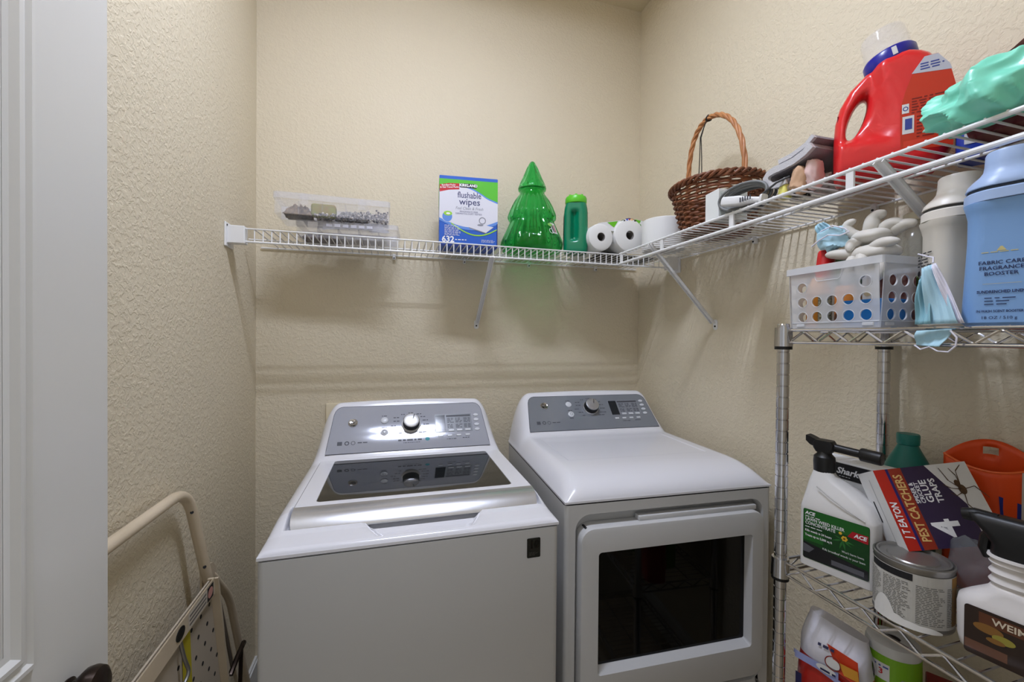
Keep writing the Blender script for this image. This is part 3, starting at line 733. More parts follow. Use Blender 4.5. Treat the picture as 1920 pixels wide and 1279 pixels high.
hb.build('bottle_body', m_gp, gb, smooth=60)
cp = MB().lathe([(.038, .209), (.0435, .211), (.0445, .214), (.0445, .232), (.042, .239), (.036, .242), (.001, .243)], 40, fn=lambda a, i: .0006*math.cos(40*a) if 1 < i < 4 else 0)
cp.build('cap', m_lp, gb)
for k in range(8):
    a = 2*PI*k/8; MB().rbox(.034*math.cos(a)-.005, .034*math.cos(a)+.005, .034*math.sin(a)-.004, .034*math.sin(a)+.004, .239, .2455, .0015, 1).build('cap_lug', m_lp, gb)
p = Print(flat((-.0513, .034, 0), (0, -1, 0), (0, 0, 1))); p.rect(0, .066, .03, .165, 0, .0004).poly([(.0, .09), (.066, .14), (.066, .165), (0, .165)], 1, .0006).lines(.008, .066, .04, .085, 6, 2, .0007, seed=2); p.build('label', [m_paper, c_lime, m_ink], gb)

# ---------------------------------------------------------------- paper rolls
m_roll = M('tissue_paper', (224, 224, 222), .9, bump=(160, .3, .0006))
m_wrap = M('shrink_wrap_green', (104, 190, 40), .35)
def roll_y(name, label, cx_, y0_, y1_, r, hole_r, grp=None):
    o = thing(name, label, 'paper roll', (cx_, (y0_+y1_)/2, ZS+r), 0, grp)
    L2 = (y1_-y0_)/2
    prof_ = [(hole_r, -L2), (r-.008, -L2), (r-.002, -L2+.003), (r, -L2+.010), (r, L2-.01), (r-.004, L2), (hole_r, L2)]
    mb_ = MB().lathe(prof_+[prof_[0]], 40, cap0=False, cap1=False); mb_.xf(Matrix.Rotation(-PI/2, 4, 'X')); mb_.build('paper', m_roll, o)
    mb_ = MB().lathe([(hole_r+.0002, -L2+.002), (hole_r+.0002, L2-.002), (hole_r-.0015, L2-.002), (hole_r-.0015, -L2+.002), (hole_r+.0002, -L2+.002)], 28, cap0=False, cap1=False); mb_.xf(Matrix.Rotation(-PI/2, 4, 'X')); mb_.build('cardboard_core', M('core_grey', (120, 116, 112), .9), o)
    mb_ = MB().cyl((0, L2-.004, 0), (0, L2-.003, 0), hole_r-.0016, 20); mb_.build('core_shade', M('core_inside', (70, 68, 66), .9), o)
    return o
ra = roll_y('paper_roll', 'left white paper roll end-on beside the green bottle', .8235, 1.556, 1.80, .0560, .0180)
rb_ = roll_y('paper_roll', 'larger white paper roll end-on in green printed wrap', .953, 1.548, 1.80, .0705, .0190)
# wrapper film on top of the larger roll with green points and coloured print
pw = Print(lambda x, y, h: V(((.0712+h)*math.sin(x/.0705), -.126+y, (.0712+h)*math.cos(x/.0705))))
pw.rect(-.075, .10, .016, .245, 0, 0, 14)
pw.poly([(-.068, .018), (-.035, .002), (-.018, .018)], 1, .0006).poly([(.035, .018), (.058, .001), (.078, .018)], 1, .0006)
pw.rect(-.016, -.009, .004, .016, 2, .0006).rect(.028, .036, .004, .016, 2, .0006)
pw.ell(-.002, .010, .009, .008, 3, .0006).ell(.012, .010, .006, .007, 4, .0007).ell(.022, .010, .008, .007, 5, .0006)
pw.rect(-.09, -.066, .02, .24, 1, .0004, 3)
pw.build('wrapper', [M('clear_film_white', (226, 226, 228), .25), m_wrap, m_ink, M('print_blue', (70, 90, 200), .4), M('print_red', (200, 50, 50), .4), M('print_orange', (240, 200, 140), .4)], rb_)
# film stretched over the front tops of the two rolls, with the print that shows there
wf = Print(lambda x, y, h: V((x-.953, 1.5605-1.674-h, y-.0705)))
wf.poly([(.800, .085), (1.022, .085), (1.022, .1385), (.985, .1435), (.83, .1175), (.81, .112)], 0, 0)
wf.poly([(.852, .119), (.902, .128), (.884, .100)], 1, .0006).poly([(.982, .1425), (1.012, .139), (1.000, .120)], 1, .0006)
wf.build('wrapper_front', [MATS['clear_film_white'], m_wrap], rb_)
wf = Print(lambda x, y, h: V((x-.953, -.1262-h, y-.0705)))
for x, m_i, r in ((.925, 0, .004), (.938, 1, .005), (.949, 2, .004), (.960, 3, .005), (.975, 0, .004)):
    zz = .0705+math.sqrt(max(0, .0655**2-(x-.953)**2)); wf.ell(x, zz, r, r*.8, m_i, .0004, 12)
wf.build('wrapper_dots', [m_ink, MATS['print_blue'], MATS['print_red'], MATS['print_orange']], rb_)
rc = thing('paper_roll', 'wide white paper roll standing upright beside the wicker basket', 'paper roll', (1.045, 1.452, ZS))
MB().lathe([(.020, .0), (.078, 0), (.082, .004), (.083, .02), (.083, .110), (.082, .117), (.078, .120), (.020, .120), (.020, 0)], 48, cap0=False, cap1=False, fn=lambda a, i: .0012*noise.noise(V((3*math.cos(a), 3*math.sin(a), i)))).build('paper', m_roll, rc)
MB().lathe([(.0198, .002), (.0198, .118), (.0185, .118), (.0185, .002), (.0198, .002)], 24, cap0=False, cap1=False).build('cardboard_core', MATS['core_grey'], rc)
# flat dark tray and green pack lying under the rolls
gt = tag(MB().rbox(-.14, .14, -.11, .11, 0, .008, .003, 2).build('serving_tray', M('dark_tray', (26, 27, 36), .35)), 'flat dark tray lying in the corner under the rolls', 'tray')

# ---------------------------------------------------------------- two bead organiser boxes
m_clear = M('clear_plastic', (236, 236, 244), .1, alpha=.11, spec=.7)
m_frost = M('frosted_clear_plastic', (228, 228, 236), .25, alpha=.24)
def organiser(name, label, loc, rz, w_, d_, h_):
    o = thing(name, label, 'storage box', loc, rz)
    t = .0018
    b_ = MB()
    b_.loft([srect(0, d_/2, z, w_/2-q, d_/2-q, .008, 4) for z, q in ((0, .004), (.004, 0), (h_*.68, 0), (h_*.68, t), (.0045, t), (.0040, t+.003))], 0, True, True)
    b_.build('tray', m_clear, o)
    l_ = MB(); l_.loft([srect(0, d_/2, z, w_/2-q, d_/2-q, .008, 4) for z, q in ((h_*.70, -.0025), (h_*.96, -.0025), (h_, .002), (h_-.0015, .0035), (h_*.95, -.0005), (h_*.70, -.0005))], 0, False, False)
    l_.add(srect(0, d_/2, h_-.0008, w_/2-.0021, d_/2-.0021, .008, 4), [tuple(range(20))])
    l_.build('lid', m_frost, o)
    for sx in (-.25, .25):
        MB().rbox(sx*w_-.014, sx*w_+.014, -.006, -.001, h_*.45, h_*.98, .002, 1).build('latch', m_clear, o)
    for i in range(1, 5):
        x = lerp(-w_/2, w_/2, i/5); MB().box(x-.0007, x+.0007, .003, d_-.003, .004, h_*.66).build('divider', m_frost, o, smooth=0)
    MB().box(-w_/2+.004, w_/2-.004, d_*.5-.0007, d_*.5+.0007, .004, h_*.66).build('divider', m_frost, o, smooth=0)
    return o
LWX, LWY = -.163, 1.645
lw = organiser('bead_organiser', 'lower clear plastic organiser box resting on the back shelf', (LWX, LWY, ZS), math.radians(-3.5), .352, .19, .066)
mb = MB(); f_ = flat((-.085, -.0055, .005), (1, 0, 0), (0, 0, 1))
mb.prism([(0, .038), (0, .052), (.20, .050), (.235, .030)]+[(lerp(.215, .0, i/10), .026+.010*math.sin(PI*i/10)) for i in range(11)], f_, -.001, .002); mb.build('handle', m_frost, lw)
p = Print(flat((-.085, -.0078, .005), (1, 0, 0), (0, 0, 1)));
for i in range(6): p.rect(.012+i*.028, .032+i*.028, .039, .049, 0, .0004)
p.build('handle_panes', M('pale_lilac_film', (198, 198, 210), .3), lw)
uw = organiser('bead_organiser', 'upper clear plastic organiser box full of beads stacked on top', (-.208, 1.615, ZS+.0695), math.radians(1.0), .385, .19, .078)
# contents
rnd = random.Random(5)
def scrap(name, label, cat, mats, seed, cx_, cy_, hw_, hd, hh, loc, rz):
    mb_ = MB()
    def g(u, v):
        n1_ = noise.noise(V((u*5+seed, v*5, seed*1.7)))
        e = (1-(2*u-1)**4)*(1-(2*v-1)**4)
        return (cx_+(2*u-1)*hw_+n1_*.006, cy_+(2*v-1)*hd, .0046+hh*e*(.62+.6*abs(noise.noise(V((u*9, v*7, seed)))))+.002)
    mb_.grid(g, 22, 16); mb_.add([g(i/22, 0) for i in range(23)]+[(g(i/22, 0)[0], g(i/22, 0)[1], .0042) for i in range(22, -1, -1)], [tuple(range(46))])
    o = mb_.build(name, mats); place(o, loc, rz); tag(o, label, cat); return o
UL = (-.208, 1.615, ZS+.0695); UR = math.radians(1.0)
scrap('fabric_scrap', 'crumpled tan and grey fabric scrap in the upper organiser', 'fabric scrap', M('tan_scrap', (160, 138, 112), .9, var=(60, (70, 60, 56))), 2, -.120, .055, .046, .045, .046, UL, UR)
scrap('cloth_scrap', 'grey printed cloth scrap at the centre of upper organiser', 'fabric scrap', M('grey_scrap', (150, 150, 148), .8, var=(90, (60, 60, 66))), 7, .058, .10, .055, .06, .050, UL, UR)
scrap('necklace_bundle', 'tangled dark necklace bundle in the lower organiser', 'necklace', M('brown_scrap', (120, 92, 78), .8, var=(80, (52, 40, 40))), 4, -.11, .09, .06, .07, .034, (LWX, LWY, ZS), math.radians(-3.5))
go = MB().rbox(-.078, .006, .012, .052, .006, .052, .010, 3).build('felt_case', M('olive_green_case', (128, 150, 52), .6, var=(30, (150, 120, 50)))); place(go, UL, UR); tag(go, 'olive green felt case inside the upper organiser', 'case')
m_bead = M('silver_bead', (176, 174, 182), .15, metal=.8); m_bead2 = M('pearl_bead', (206, 196, 190), .2); m_bead3 = M('dark_bead', (50, 52, 66), .2)
sf = MB()
ico = bmesh.new(); bmesh.ops.create_icosphere(ico, subdivisions=1, radius=1.); iv = [v.co.copy() for v in ico.verts]; ico.verts.index_update(); if_ = [[v.index for v in f.verts] for f in ico.faces]; ico.free()
for i in range(620):
    x = rnd.uniform(-.065, .186); y = rnd.uniform(.006, .10); hmax = .010+.032*smooth01((x-.03)/.12)*(1-abs(x-.13)*3); r = rnd.uniform(.0025, .0048)
    z = .006+rnd.random()*max(.003, hmax)
    sf.add([(x+v.x*r, y+v.y*r, z+v.z*r) for v in iv], if_, rnd.choice((0, 0, 1, 2)))
bo = sf.build('bead_heap', [m_bead, m_bead2, m_bead3], smooth=60); place(bo, UL, UR); bo['kind'] = 'stuff'
tag(bo, 'silver and pearl beads heaped in the upper organiser', 'beads')
place(gt, (.99, 1.715, ZS), 0)
for _r in (ra, rb_): _r.location.z += .0085; WM[_r.name] = Matrix.Translation(_r.location)
# ================================================================ THINGS ON THE RIGHT SHELF
# ---------------------------------------------------------------- wicker basket
m_wick = M('brown_wicker', (138, 84, 52), .55, var=(45, (82, 46, 28)))
m_cane = M('tan_cane', (192, 134, 84), .5, var=(30, (158, 100, 58)))
BX, BY = 1.055, 1.178
bk = thing('wicker_basket', 'brown woven wicker basket with tall hooped handle', 'basket', (BX, BY, ZS))
BH = .165
def brad(z): return lerp(.100, .136, (z/BH)**.85), lerp(.100, .150, (z/BH)**.85)
NS = 26
def bpt(a, z, off=0):
    rx, ry = brad(z); return V(((rx+off)*math.cos(a), (ry+off)*math.sin(a), z))
for k in range(NS):
    a = 2*PI*(k+.5)/NS
    MB().tube([bpt(a, z) for z in (0.003, .04, .08, .12, BH)], .0028, 6).build('stake', m_wick, bk)
rowz = .0052; nrow = int((BH-.006)/.0086)
for i in range(nrow):
    z = .006+i*.0086; n_ = NS*4
    pts = []
    for k in range(n_):
        a = 2*PI*k/n_; pts.append(bpt(a, z+.0008*math.sin(5*a+i), .0046*math.cos(NS/2*a+(PI if i % 2 else 0))))
    MB().tube(pts, .0042, 6, closed=True).build('weaver', m_wick, bk)
for ph in (0, 2*PI/3, 4*PI/3):
    pts = []
    for k in range(120):
        a = 2*PI*k/120; t = 14*a+ph; pts.append(bpt(a, BH-.006+.0075*math.sin(t), .004+.0065*math.cos(t)))
    MB().tube(pts, .0052, 6, closed=True).build('rim_strand', m_wick, bk)
# woven base
for i in range(9):
    r = .012+i*.0105
    MB().tube([(r*math.cos(2*PI*k/36), r*math.sin(2*PI*k/36), .0045+.002*math.cos(PI*k+i)) for k in range(36)], .0042, 6, closed=True).build('base_weaver', m_wick, bk)
# handle: three twisted canes
hy_, hz_ = .134, .425-.0
for ph in (0, 2*PI/3, 4*PI/3):
    pts = []
    for k in range(61):
        t = k/60; a = PI*t
        y = -hy_*math.cos(a)*(1+.05*math.sin(a)); z = .07+(hz_-.07)*math.sin(a)**.62 if 0 < t < 1 else .07
        tw = 34*t+ph; nrm = V((0, -math.cos(a), math.sin(a)))
        pts.append(V((.01, y+.022+.030*math.sin(a)**2, z))+nrm*(.0042*math.cos(tw))+V((1, 0, 0))*(.0042*math.sin(tw)))
    MB().tube(pts, .0052, 7).build('handle_cane', m_cane, bk)
bc = bk; BY += .052
hzv = ZS+hz_
MB().tube([(BX+.01+.010*math.cos(2*PI*k/16), BY+.004*math.sin(4*PI*k/16), hzv+.010*math.sin(2*PI*k/16)) for k in range(16)], .0022, 6, closed=True).build('cord_knot', m_black, bc, True)
MB().tube([(BX+.002, BY-.002, hzv-.004), (BX-.002, BY+.01, hzv-.03), (BX-.004, BY+.024, hzv-.06), (BX-.002, BY+.028, hzv-.13), (BX, BY+.036, hzv-.24), (BX, BY+.038, hzv-.262)], .0016, 6).build('cord_strand', m_black, bc, True)
MB().tube([(BX+.002, BY-.002, hzv-.004), (BX-.002, BY+.008, hzv-.03), (BX-.004, BY+.020, hzv-.062), (BX-.002, BY+.018, hzv-.13), (BX, BY+.018, hzv-.24), (BX, BY+.02, hzv-.262)], .0016, 6).build('cord_strand', m_black, bc, True)

# ---------------------------------------------------------------- white carton, cable coil and power strip
wc = thing('adapter_carton', 'small white carton with faint print beside the wicker basket', 'box', (.953, 1.024, ZS), math.radians(-6))
MB().rbox(-.048, .048, -.030, .030, 0, .083, .0015, 1).build('carton', M('offwhite_card', (222, 224, 222), .55), wc)
p = Print(front(-.0304, 0, 0)); p.rect(-.043, .043, .008, .075, 0, .0002).lines(-.04, .03, .05, .07, 3, 1, .0004, seed=3, fill=.35).lines(-.04, .02, .015, .04, 3, 1, .0004, seed=6, fill=.35)
p.build('carton_print', [M('pale_aqua_print', (206, 214, 210), .5), M('pale_grey_print', (168, 176, 174), .5)], wc)
cc = thing('cable_coil', 'grey extension cable wound in an oval coil', 'cable', (.932, .930, ZS), math.radians(-80))
m_cable = M('grey_cable', (118, 120, 120), .5)
for i in range(7):
    rx, rz, yy = .070-.005*(i % 3), .034-.0050*(i % 3), -.018+.0065*i
    MB().tube([(rx*math.cos(2*PI*k/40), yy+.002*math.sin(2*PI*k/40*2+i), .038+rz*math.sin(2*PI*k/40)) for k in range(40)], .0038, 7, closed=True).build('cable_loop', m_cable, cc)
MB().tube([(.06, -.034, .016), (.075, -.034, .024), (.10, -.028, .040), (.125, -.015, .050)], .0026, 7).build('cable_tail', M('dark_cable', (62, 64, 66), .5), cc)
ps = thing('plug_head', 'white ribbed plug lying in front of the cable coil', 'plug', (.930, .915, ZS+.002), math.radians(-80))
MB().loft([srect(0, 0, z, a, b, .005, 3) for z, a, b in ((-.062, .010, .012), (-.058, .0125, .0145), (-.01, .0125, .0145), (.0, .0105, .0125), (.02, .0085, .0095), (.045, .0065, .0065), (.05, .012, .012), (.056, .0125, .0125))]).xf(Matrix.Translation((.008, -.035, .014)) @ Matrix.Rotation(math.radians(12), 4, 'Y') @ Matrix.Rotation(PI/2, 4, 'Y')).build('plug_body', m_whiteplastic, ps)
for i in range(5): MB().box(.006+i*.007, .0085+i*.007, -.0512, -.0495, .008, .020).build('slot', m_greyink, ps, smooth=0)
bk2 = tag(MB().tube([(.945, .80, ZS+.007), (.955, .79, ZS+.008), (.97, .785, ZS+.007), (.985, .79, ZS+.006), (.97, .803, ZS+.006), (.955, .806, ZS+.006)], .006, 8, closed=True).build('black_strap', m_black), 'black strap end lying on the right shelf', 'strap')

# ---------------------------------------------------------------- folded towel and plastic bag
m_towel = M('grey_terry_towel', (150, 146, 150), .95, bump=(420, .8, .003), var=(14, (128, 124, 128)))
m_towel_edge = M('pale_towel_hem', (196, 194, 196), .95, bump=(420, .8, .002))
tw = thing('folded_towel', 'grey terry towel folded over on the right shelf', 'towel', (1.06, .86, ZS))
# centre line of the folded cloth seen from the end, in the y-z plane
cl = [(0.746, 1.874), (0.7632, 1.8627), (0.7918, 1.855), (0.8204, 1.8512), (0.8443, 1.8512), (0.8615, 1.8483), (0.8691, 1.8398), (0.8672, 1.8283), (0.8586, 1.8188), (0.8443, 1.813), (0.8281, 1.8111), (0.8109, 1.815)]
def towel_layer(cl_, th, x0, x1, name, parent, mats):
    rings_o = []; n_ = len(cl_)
    for sx in range(9):
        x = lerp(x0, x1, sx/8); top = []; bot = []
        for i, (y, z) in enumerate(cl_):
            a = cl_[max(0, i-1)]; b = cl_[min(n_-1, i+1)]; d = V((b[0]-a[0], b[1]-a[1])).normalized(); nn = V((-d.y, d.x))
            wob = .004*noise.noise(V((x*14, y*16, 2.)))
            hz2 = th*(1.0+.25*noise.noise(V((x*30, i*1.3, 5.))))
            sh_ = -.018*(sx/8)
            top.append((x, y+nn.x*hz2+wob, z+nn.y*hz2+wob+sh_*0)); bot.append((x, y-nn.x*hz2+wob, z-nn.y*hz2+wob))
        rings_o.append(top+bot[::-1])
    return MB().loft(rings_o).build(name, mats, parent, True, smooth=50)
towel_layer(cl, .0075, .938, 1.165, 'towel_body', tw, m_towel)
towel_layer(cl, .0085, .932, .941, 'towel_hem', tw, m_towel_edge)
cl2 = [(0.746, 1.896), (0.7632, 1.8829), (0.8014, 1.8724), (0.8347, 1.8686)]
towel_layer(cl2, .005, .942, 1.165, 'towel_fold', tw, m_towel); towel_layer(cl2, .0055, .937, .945, 'fold_hem', tw, m_towel_edge)
m_film = M('cloudy_plastic_film', (236, 230, 222), .18, alpha=.42, coat=.4)
def bag_blob(name, mats, cx_, cy_, cz_, rx, ry, rz, seed, amp, n1=56, n2=36, ex=2.6, fold=1., mi=None, flatb=None):
    """crumpled soft bag: a rounded block pushed about by ridged folds"""
    mb_ = MB(); e = 2/ex
    sg = lambda v, p: math.copysign(abs(v)**p, v)
    vs_ = []
    for j in range(n2+1):
        t = -PI/2+PI*j/n2
        for i in range(n1):
            a = 2*PI*i/n1
            d = V((sg(math.cos(t), e)*sg(math.cos(a), e), sg(math.cos(t), e)*sg(math.sin(a), e), sg(math.sin(t), e)))
            q = V((d.x*rx, d.y*ry, d.z*rz))*14*fold+V((seed, seed*2.1, -seed))
            r1 = 1-abs(noise.noise(q)*2); r2 = 1-abs(noise.noise(q*2.3)*2); r3 = noise.noise(q*.6)
            k = 1+amp*(.9*r1*r1*.5+.3*r2*.5+.7*r3-.3)
            p_ = V((cx_+d.x*rx*k, cy_+d.y*ry*k, cz_+d.z*rz*k))
            if flatb is not None and p_.z < flatb: p_.z = flatb+(p_.z-flatb)*.02
            vs_.append(p_)
    fs = [(j*n1+i, j*n1+(i+1) % n1, (j+1)*n1+(i+1) % n1, (j+1)*n1+i) for j in range(n2) for i in range(n1)]
    mb_.add(vs_, fs)
    if mi: mb_.m = [mi(V(mb_.v[f[0]])) for f in mb_.f]
    return mb_
pb = thing('plastic_bag_bundle', 'clear plastic bag with yellow and peach contents under the towel', 'plastic bag', (1.03, .77, ZS))
bag_blob('b', None, 1.03, .80, ZS+.027, .085, .055, .028, 3.1, .5, 80, 50, 2.6, 2.2, flatb=ZS+.001).build('bag_film', m_film, pb, True, smooth=60)
bag_blob('b', None, .950, .825, ZS+.022, .018, .014, .022, 5.1, .3, 32, 22, 3., 2.5, flatb=ZS+.002).build('yellow_pouch', M('pale_yellow', (226, 220, 120), .5), pb, True, smooth=60)
bag_blob('b', None, .955, .790, ZS+.034, .022, .018, .032, 6.1, .5, 40, 28, 2.4, 2.6, flatb=ZS+.002).build('peach_cloth', M('peach_cloth', (206, 168, 136), .7), pb, True, smooth=60)
bag_blob('b', None, .965, .762, ZS+.040, .022, .014, .038, 9.1, .5, 40, 28, 2.4, 2.6, flatb=ZS+.002).build('pink_cloth', M('pink_cloth', (210, 180, 174), .7), pb, True, smooth=60)

# ---------------------------------------------------------------- red detergent jug
jg = thing('detergent_jug', 'large red laundry detergent jug with blue cap and clear cup', 'jug', (1.050, .662, ZS), math.radians(-49))
jg.scale = (1, 1, 1.07)
m_red = M('red_plastic', (214, 36, 40), .3, coat=.25); m_bcap = M('blue_cap', (30, 30, 140), .3)
# outline of the broad face (x, z)
ol = [(-.088, .002), (-.094, .012), (-.0955, .05), (-.096, .10), (-.094, .135), (-.086, .168), (-.068, .200), (-.040, .226), (-.008, .243), (.030, .248), (.058, .236), (.080, .205), (.092, .165), (.097, .12), (.098, .05), (.096, .012), (.090, .002)]
hol = []
for k in range(20):
    a = 2*PI*k/20; hol.append((-.0560+.0135*math.cos(a)-.010*math.sin(a)*0+.012*math.sin(a), .136+.040*math.sin(a)))
# resample outline by angle round the hole centre
import bisect
def ray_out(ox, oz, a):
    best = None
    for i in range(len(ol)):
        x0, z0 = ol[i]; x1_, z1_ = ol[(i+1) % len(ol)]
        dx_, dz2 = math.cos(a), math.sin(a); ex_, ez = x1_-x0, z1_-z0
        den = dx_*ez-dz2*ex_
        if abs(den) < 1e-12: continue
        t = ((x0-ox)*ez-(z0-oz)*ex_)/den; u = ((x0-ox)*dz2-(z0-oz)*dx_)/den
        if t > 0 and -1e-6 <= u <= 1+1e-6 and (best is None or t < best): best = t
    return (ox+math.cos(a)*best, oz+math.sin(a)*best)
NA = 72; hx0, hz0 = -.056, .136
def holep(a):
    c_, s_ = math.cos(a), math.sin(a); return (hx0+.0135*c_+.012*s_, hz0+.040*s_)
mb = MB()
def jthick(x, z):      # half thickness of the jug at a face point
    t = .052
    return t
rr_ = [0, .04, .12, .22, .34, .48, .62, .76, .88, .95, .985, 1.]
for side in (-1, 1):
    rings_ = []
    for q in rr_:
        ring_ = []
        for k in range(NA):
            a = 2*PI*k/NA; h0 = holep(a)
            aa = math.atan2(h0[1]-hz0, h0[0]-hx0); o0 = ray_out(hx0, hz0, aa)
            x, z = lerp(h0[0], o0[0], q), lerp(h0[1], o0[1], q)
            dist_o = math.hypot(o0[0]-x, o0[1]-z); dist_h = math.hypot(x-h0[0], z-h0[1])
            e1 = math.sqrt(max(0, 1-(1-min(1, dist_o/.022))**2)); e2 = math.sqrt(max(0, 1-(1-min(1, dist_h/.014))**2))
            th = .050*e1
            # the grip side is narrower, the label panel stands full width
            body_ = smooth01((x+.018+(z-.14)*.22)/.016); low_ = smooth01((.088-z)/.016)
            top_ = smooth01((z-.16-(x+.05)*.75)/.02)
            full = max(body_, low_, top_*.0)
            ring_ut = lerp(.026, .050, full)
            th = ring_ut*e1*(e2 if q < .5 or True else 1)
            th = min(th, ring_ut*e1, .004+ring_ut*e2*1.0)
            ring_.append((x, side*th, z))
        rings_.append(ring_)
    if side > 0: rings_ = [r[::-1] for r in rings_]
    mb.loft(rings_, 0, False, False)
# throat of the hole
hr = [[(holep(2*PI*k/NA)[0], y, holep(2*PI*k/NA)[1]) for k in range(NA)] for y in (-.004, .004)]
mb.loft(hr, 0, False, False)
jb = mb.build('jug_body', m_red, jg, smooth=60)
MB().tube([(-.0895, -.012, z) for z in (.03, .06, .09, .12, .15)], .0016, 6).build('level_window', M('translucent_red_strip', (120, 24, 40), .3), jg)
p = Print(front(-.0503, 0, 0))
lab = [(.012, .040), (.090, .036), (.092, .15), (.083, .19), (.066, .214), (.046, .214), (.030, .190), (.018, .155), (.010, .12)]
p.poly(lab, 0, .0006); p.poly([(.027, .186), (.087, .178), (.083, .19), (.066, .2135), (.046, .2135)], 1, .0010)
p.rect(.013, .024, .112, .130, 2, .0010).ring(.0185, .121, .0042, .0014, 3, .0013).rect(.014, .032, .072, .106, 2, .0010).rect(.018, .029, .080, .101, 3, .0013)
p.lines(.028, .085, .108, .140, 6, 4, .0010, seed=2, fill=.4).lines(.036, .088, .06, .105, 7, 4, .0010, seed=5, fill=.35).lines(.04, .075, .188, .203, 3, 3, .0013, seed=5, fill=.45).rect(.016, .06, .045, .058, 5, .0010)
p.build('label', [M('orange_red_label', (196, 52, 26), .4), M('grey_label', (186, 188, 200), .4), m_paper, M('label_blue', (54, 70, 150), .4), M('label_dark_red', (120, 24, 18), .4), M('label_bright_red', (214, 62, 40), .4)], jg)
Cc = (-.0, 0, .246)
tilt = Matrix.Translation((.002, 0, .240)) @ Matrix.Rotation(math.radians(-14), 4, 'Y')
MB().lathe([(.001, -.01), (.044, -.01), (.0455, -.006), (.0455, .012), (.042, .017), (.030, .019), (.014, .021), (.012, .030), (.001, .031)], 40).xf(tilt).build('cap', m_bcap, jg)
MB().box(-.004, .004, -.0462, -.0452, -.004, .012).xf(tilt).build('cap_mark', m_paper, jg, smooth=0)
MB().lathe([(.041, .018), (.0385, .062), (.036, .066), (.001, .067), (.001, .0655), (.035, .0645), (.0372, .061), (.0398, .018), (.041, .018)], 40, cap0=False, cap1=False).xf(tilt).build('measuring_cup', M('thin_clear_cup', (240, 240, 246), .1, alpha=.09), jg)
# ---------------------------------------------------------------- white and blue bottle behind the jug
wbt = thing('cleaner_bottle', 'blue bottle with white label squeezed behind the red jug', 'bottle', (1.105, .53, ZS), math.radians(-60))
MB().loft([srect(0, 0, z, a, .030, .02, 5) for z, a in ((0, .036), (.006, .040), (.085, .040), (.105, .026), (.112, .014), (.122, .014))]).build('bottle_body', M('royal_blue_plastic', (36, 62, 160), .3), wbt)
MB().lathe([(.017, .118), (.017, .138), (.001, .139)], 20).build('cap', m_whiteplastic, wbt)
p = Print(front(-.0305, 0, 0)); p.rect(-.03, .03, .028, .086, 0, .0004).lines(-.026, .026, .035, .08, 8, 1, .0007, seed=4, fill=.4); p.build('label', [m_paper, M('label_blue2', (60, 80, 170), .4)], wbt)
# ---------------------------------------------------------------- maroon bin and teal bag
m_mar = M('maroon_plastic', (96, 14, 24), .4)
mbn = thing('maroon_bin', 'dark maroon storage bin at the near end of right shelf', 'bin', (1.06, .36, ZS))
def slope(r): return [(x, y, z if z < ZS+.05 else z-.145*smooth01((1.12-x)/.10)) for x, y, z in r]
bn = MB(); bn.loft([slope(srect(1.065, .330, z, a, b, .02, 5)) for z, a, b in ((ZS, .10, .155), (ZS+.005, .105, .16), (ZS+.218, .118, .178), (ZS+.218, .114, .174), (ZS+.006, .101, .156), (ZS+.005, .095, .15))]); bn.build('bin_body', m_mar, mbn, True)
MB().loft([slope(srect(1.065, .330, z, a, b, .02, 5)) for z, a, b in ((ZS+.213, .121, .181), (ZS+.229, .124, .184), (ZS+.229, .114, .174), (ZS+.213, .114, .174), (ZS+.213, .121, .181))], 0, False, False).build('bin_rim', m_mar, mbn, True)
m_teal = M('teal_bag_film', (128, 222, 196), .34, coat=.3, sss=.12)
tb = thing('teal_plastic_bag', 'crumpled teal plastic bag bulging over the front of right shelf', 'plastic bag', (.95, .44, ZS))
bag_blob('t', None, .932, .437, ZS+.045, .056, .098, .040, 12.3, .58, 130, 84, 2.4, 1.2, flatb=ZS+.001).build('bag_film', m_teal, tb, True, smooth=70)
# ================================================================ THINGS ON THE CHROME RACK
ZU, ZM, ZB = 1.440+.0040, .918+.0040, .50+.0040
m_transl = M('translucent_white_plastic', (226, 228, 232), .3, alpha=.42)
m_transl2 = M('translucent_rim', (232, 234, 238), .3, alpha=.62)
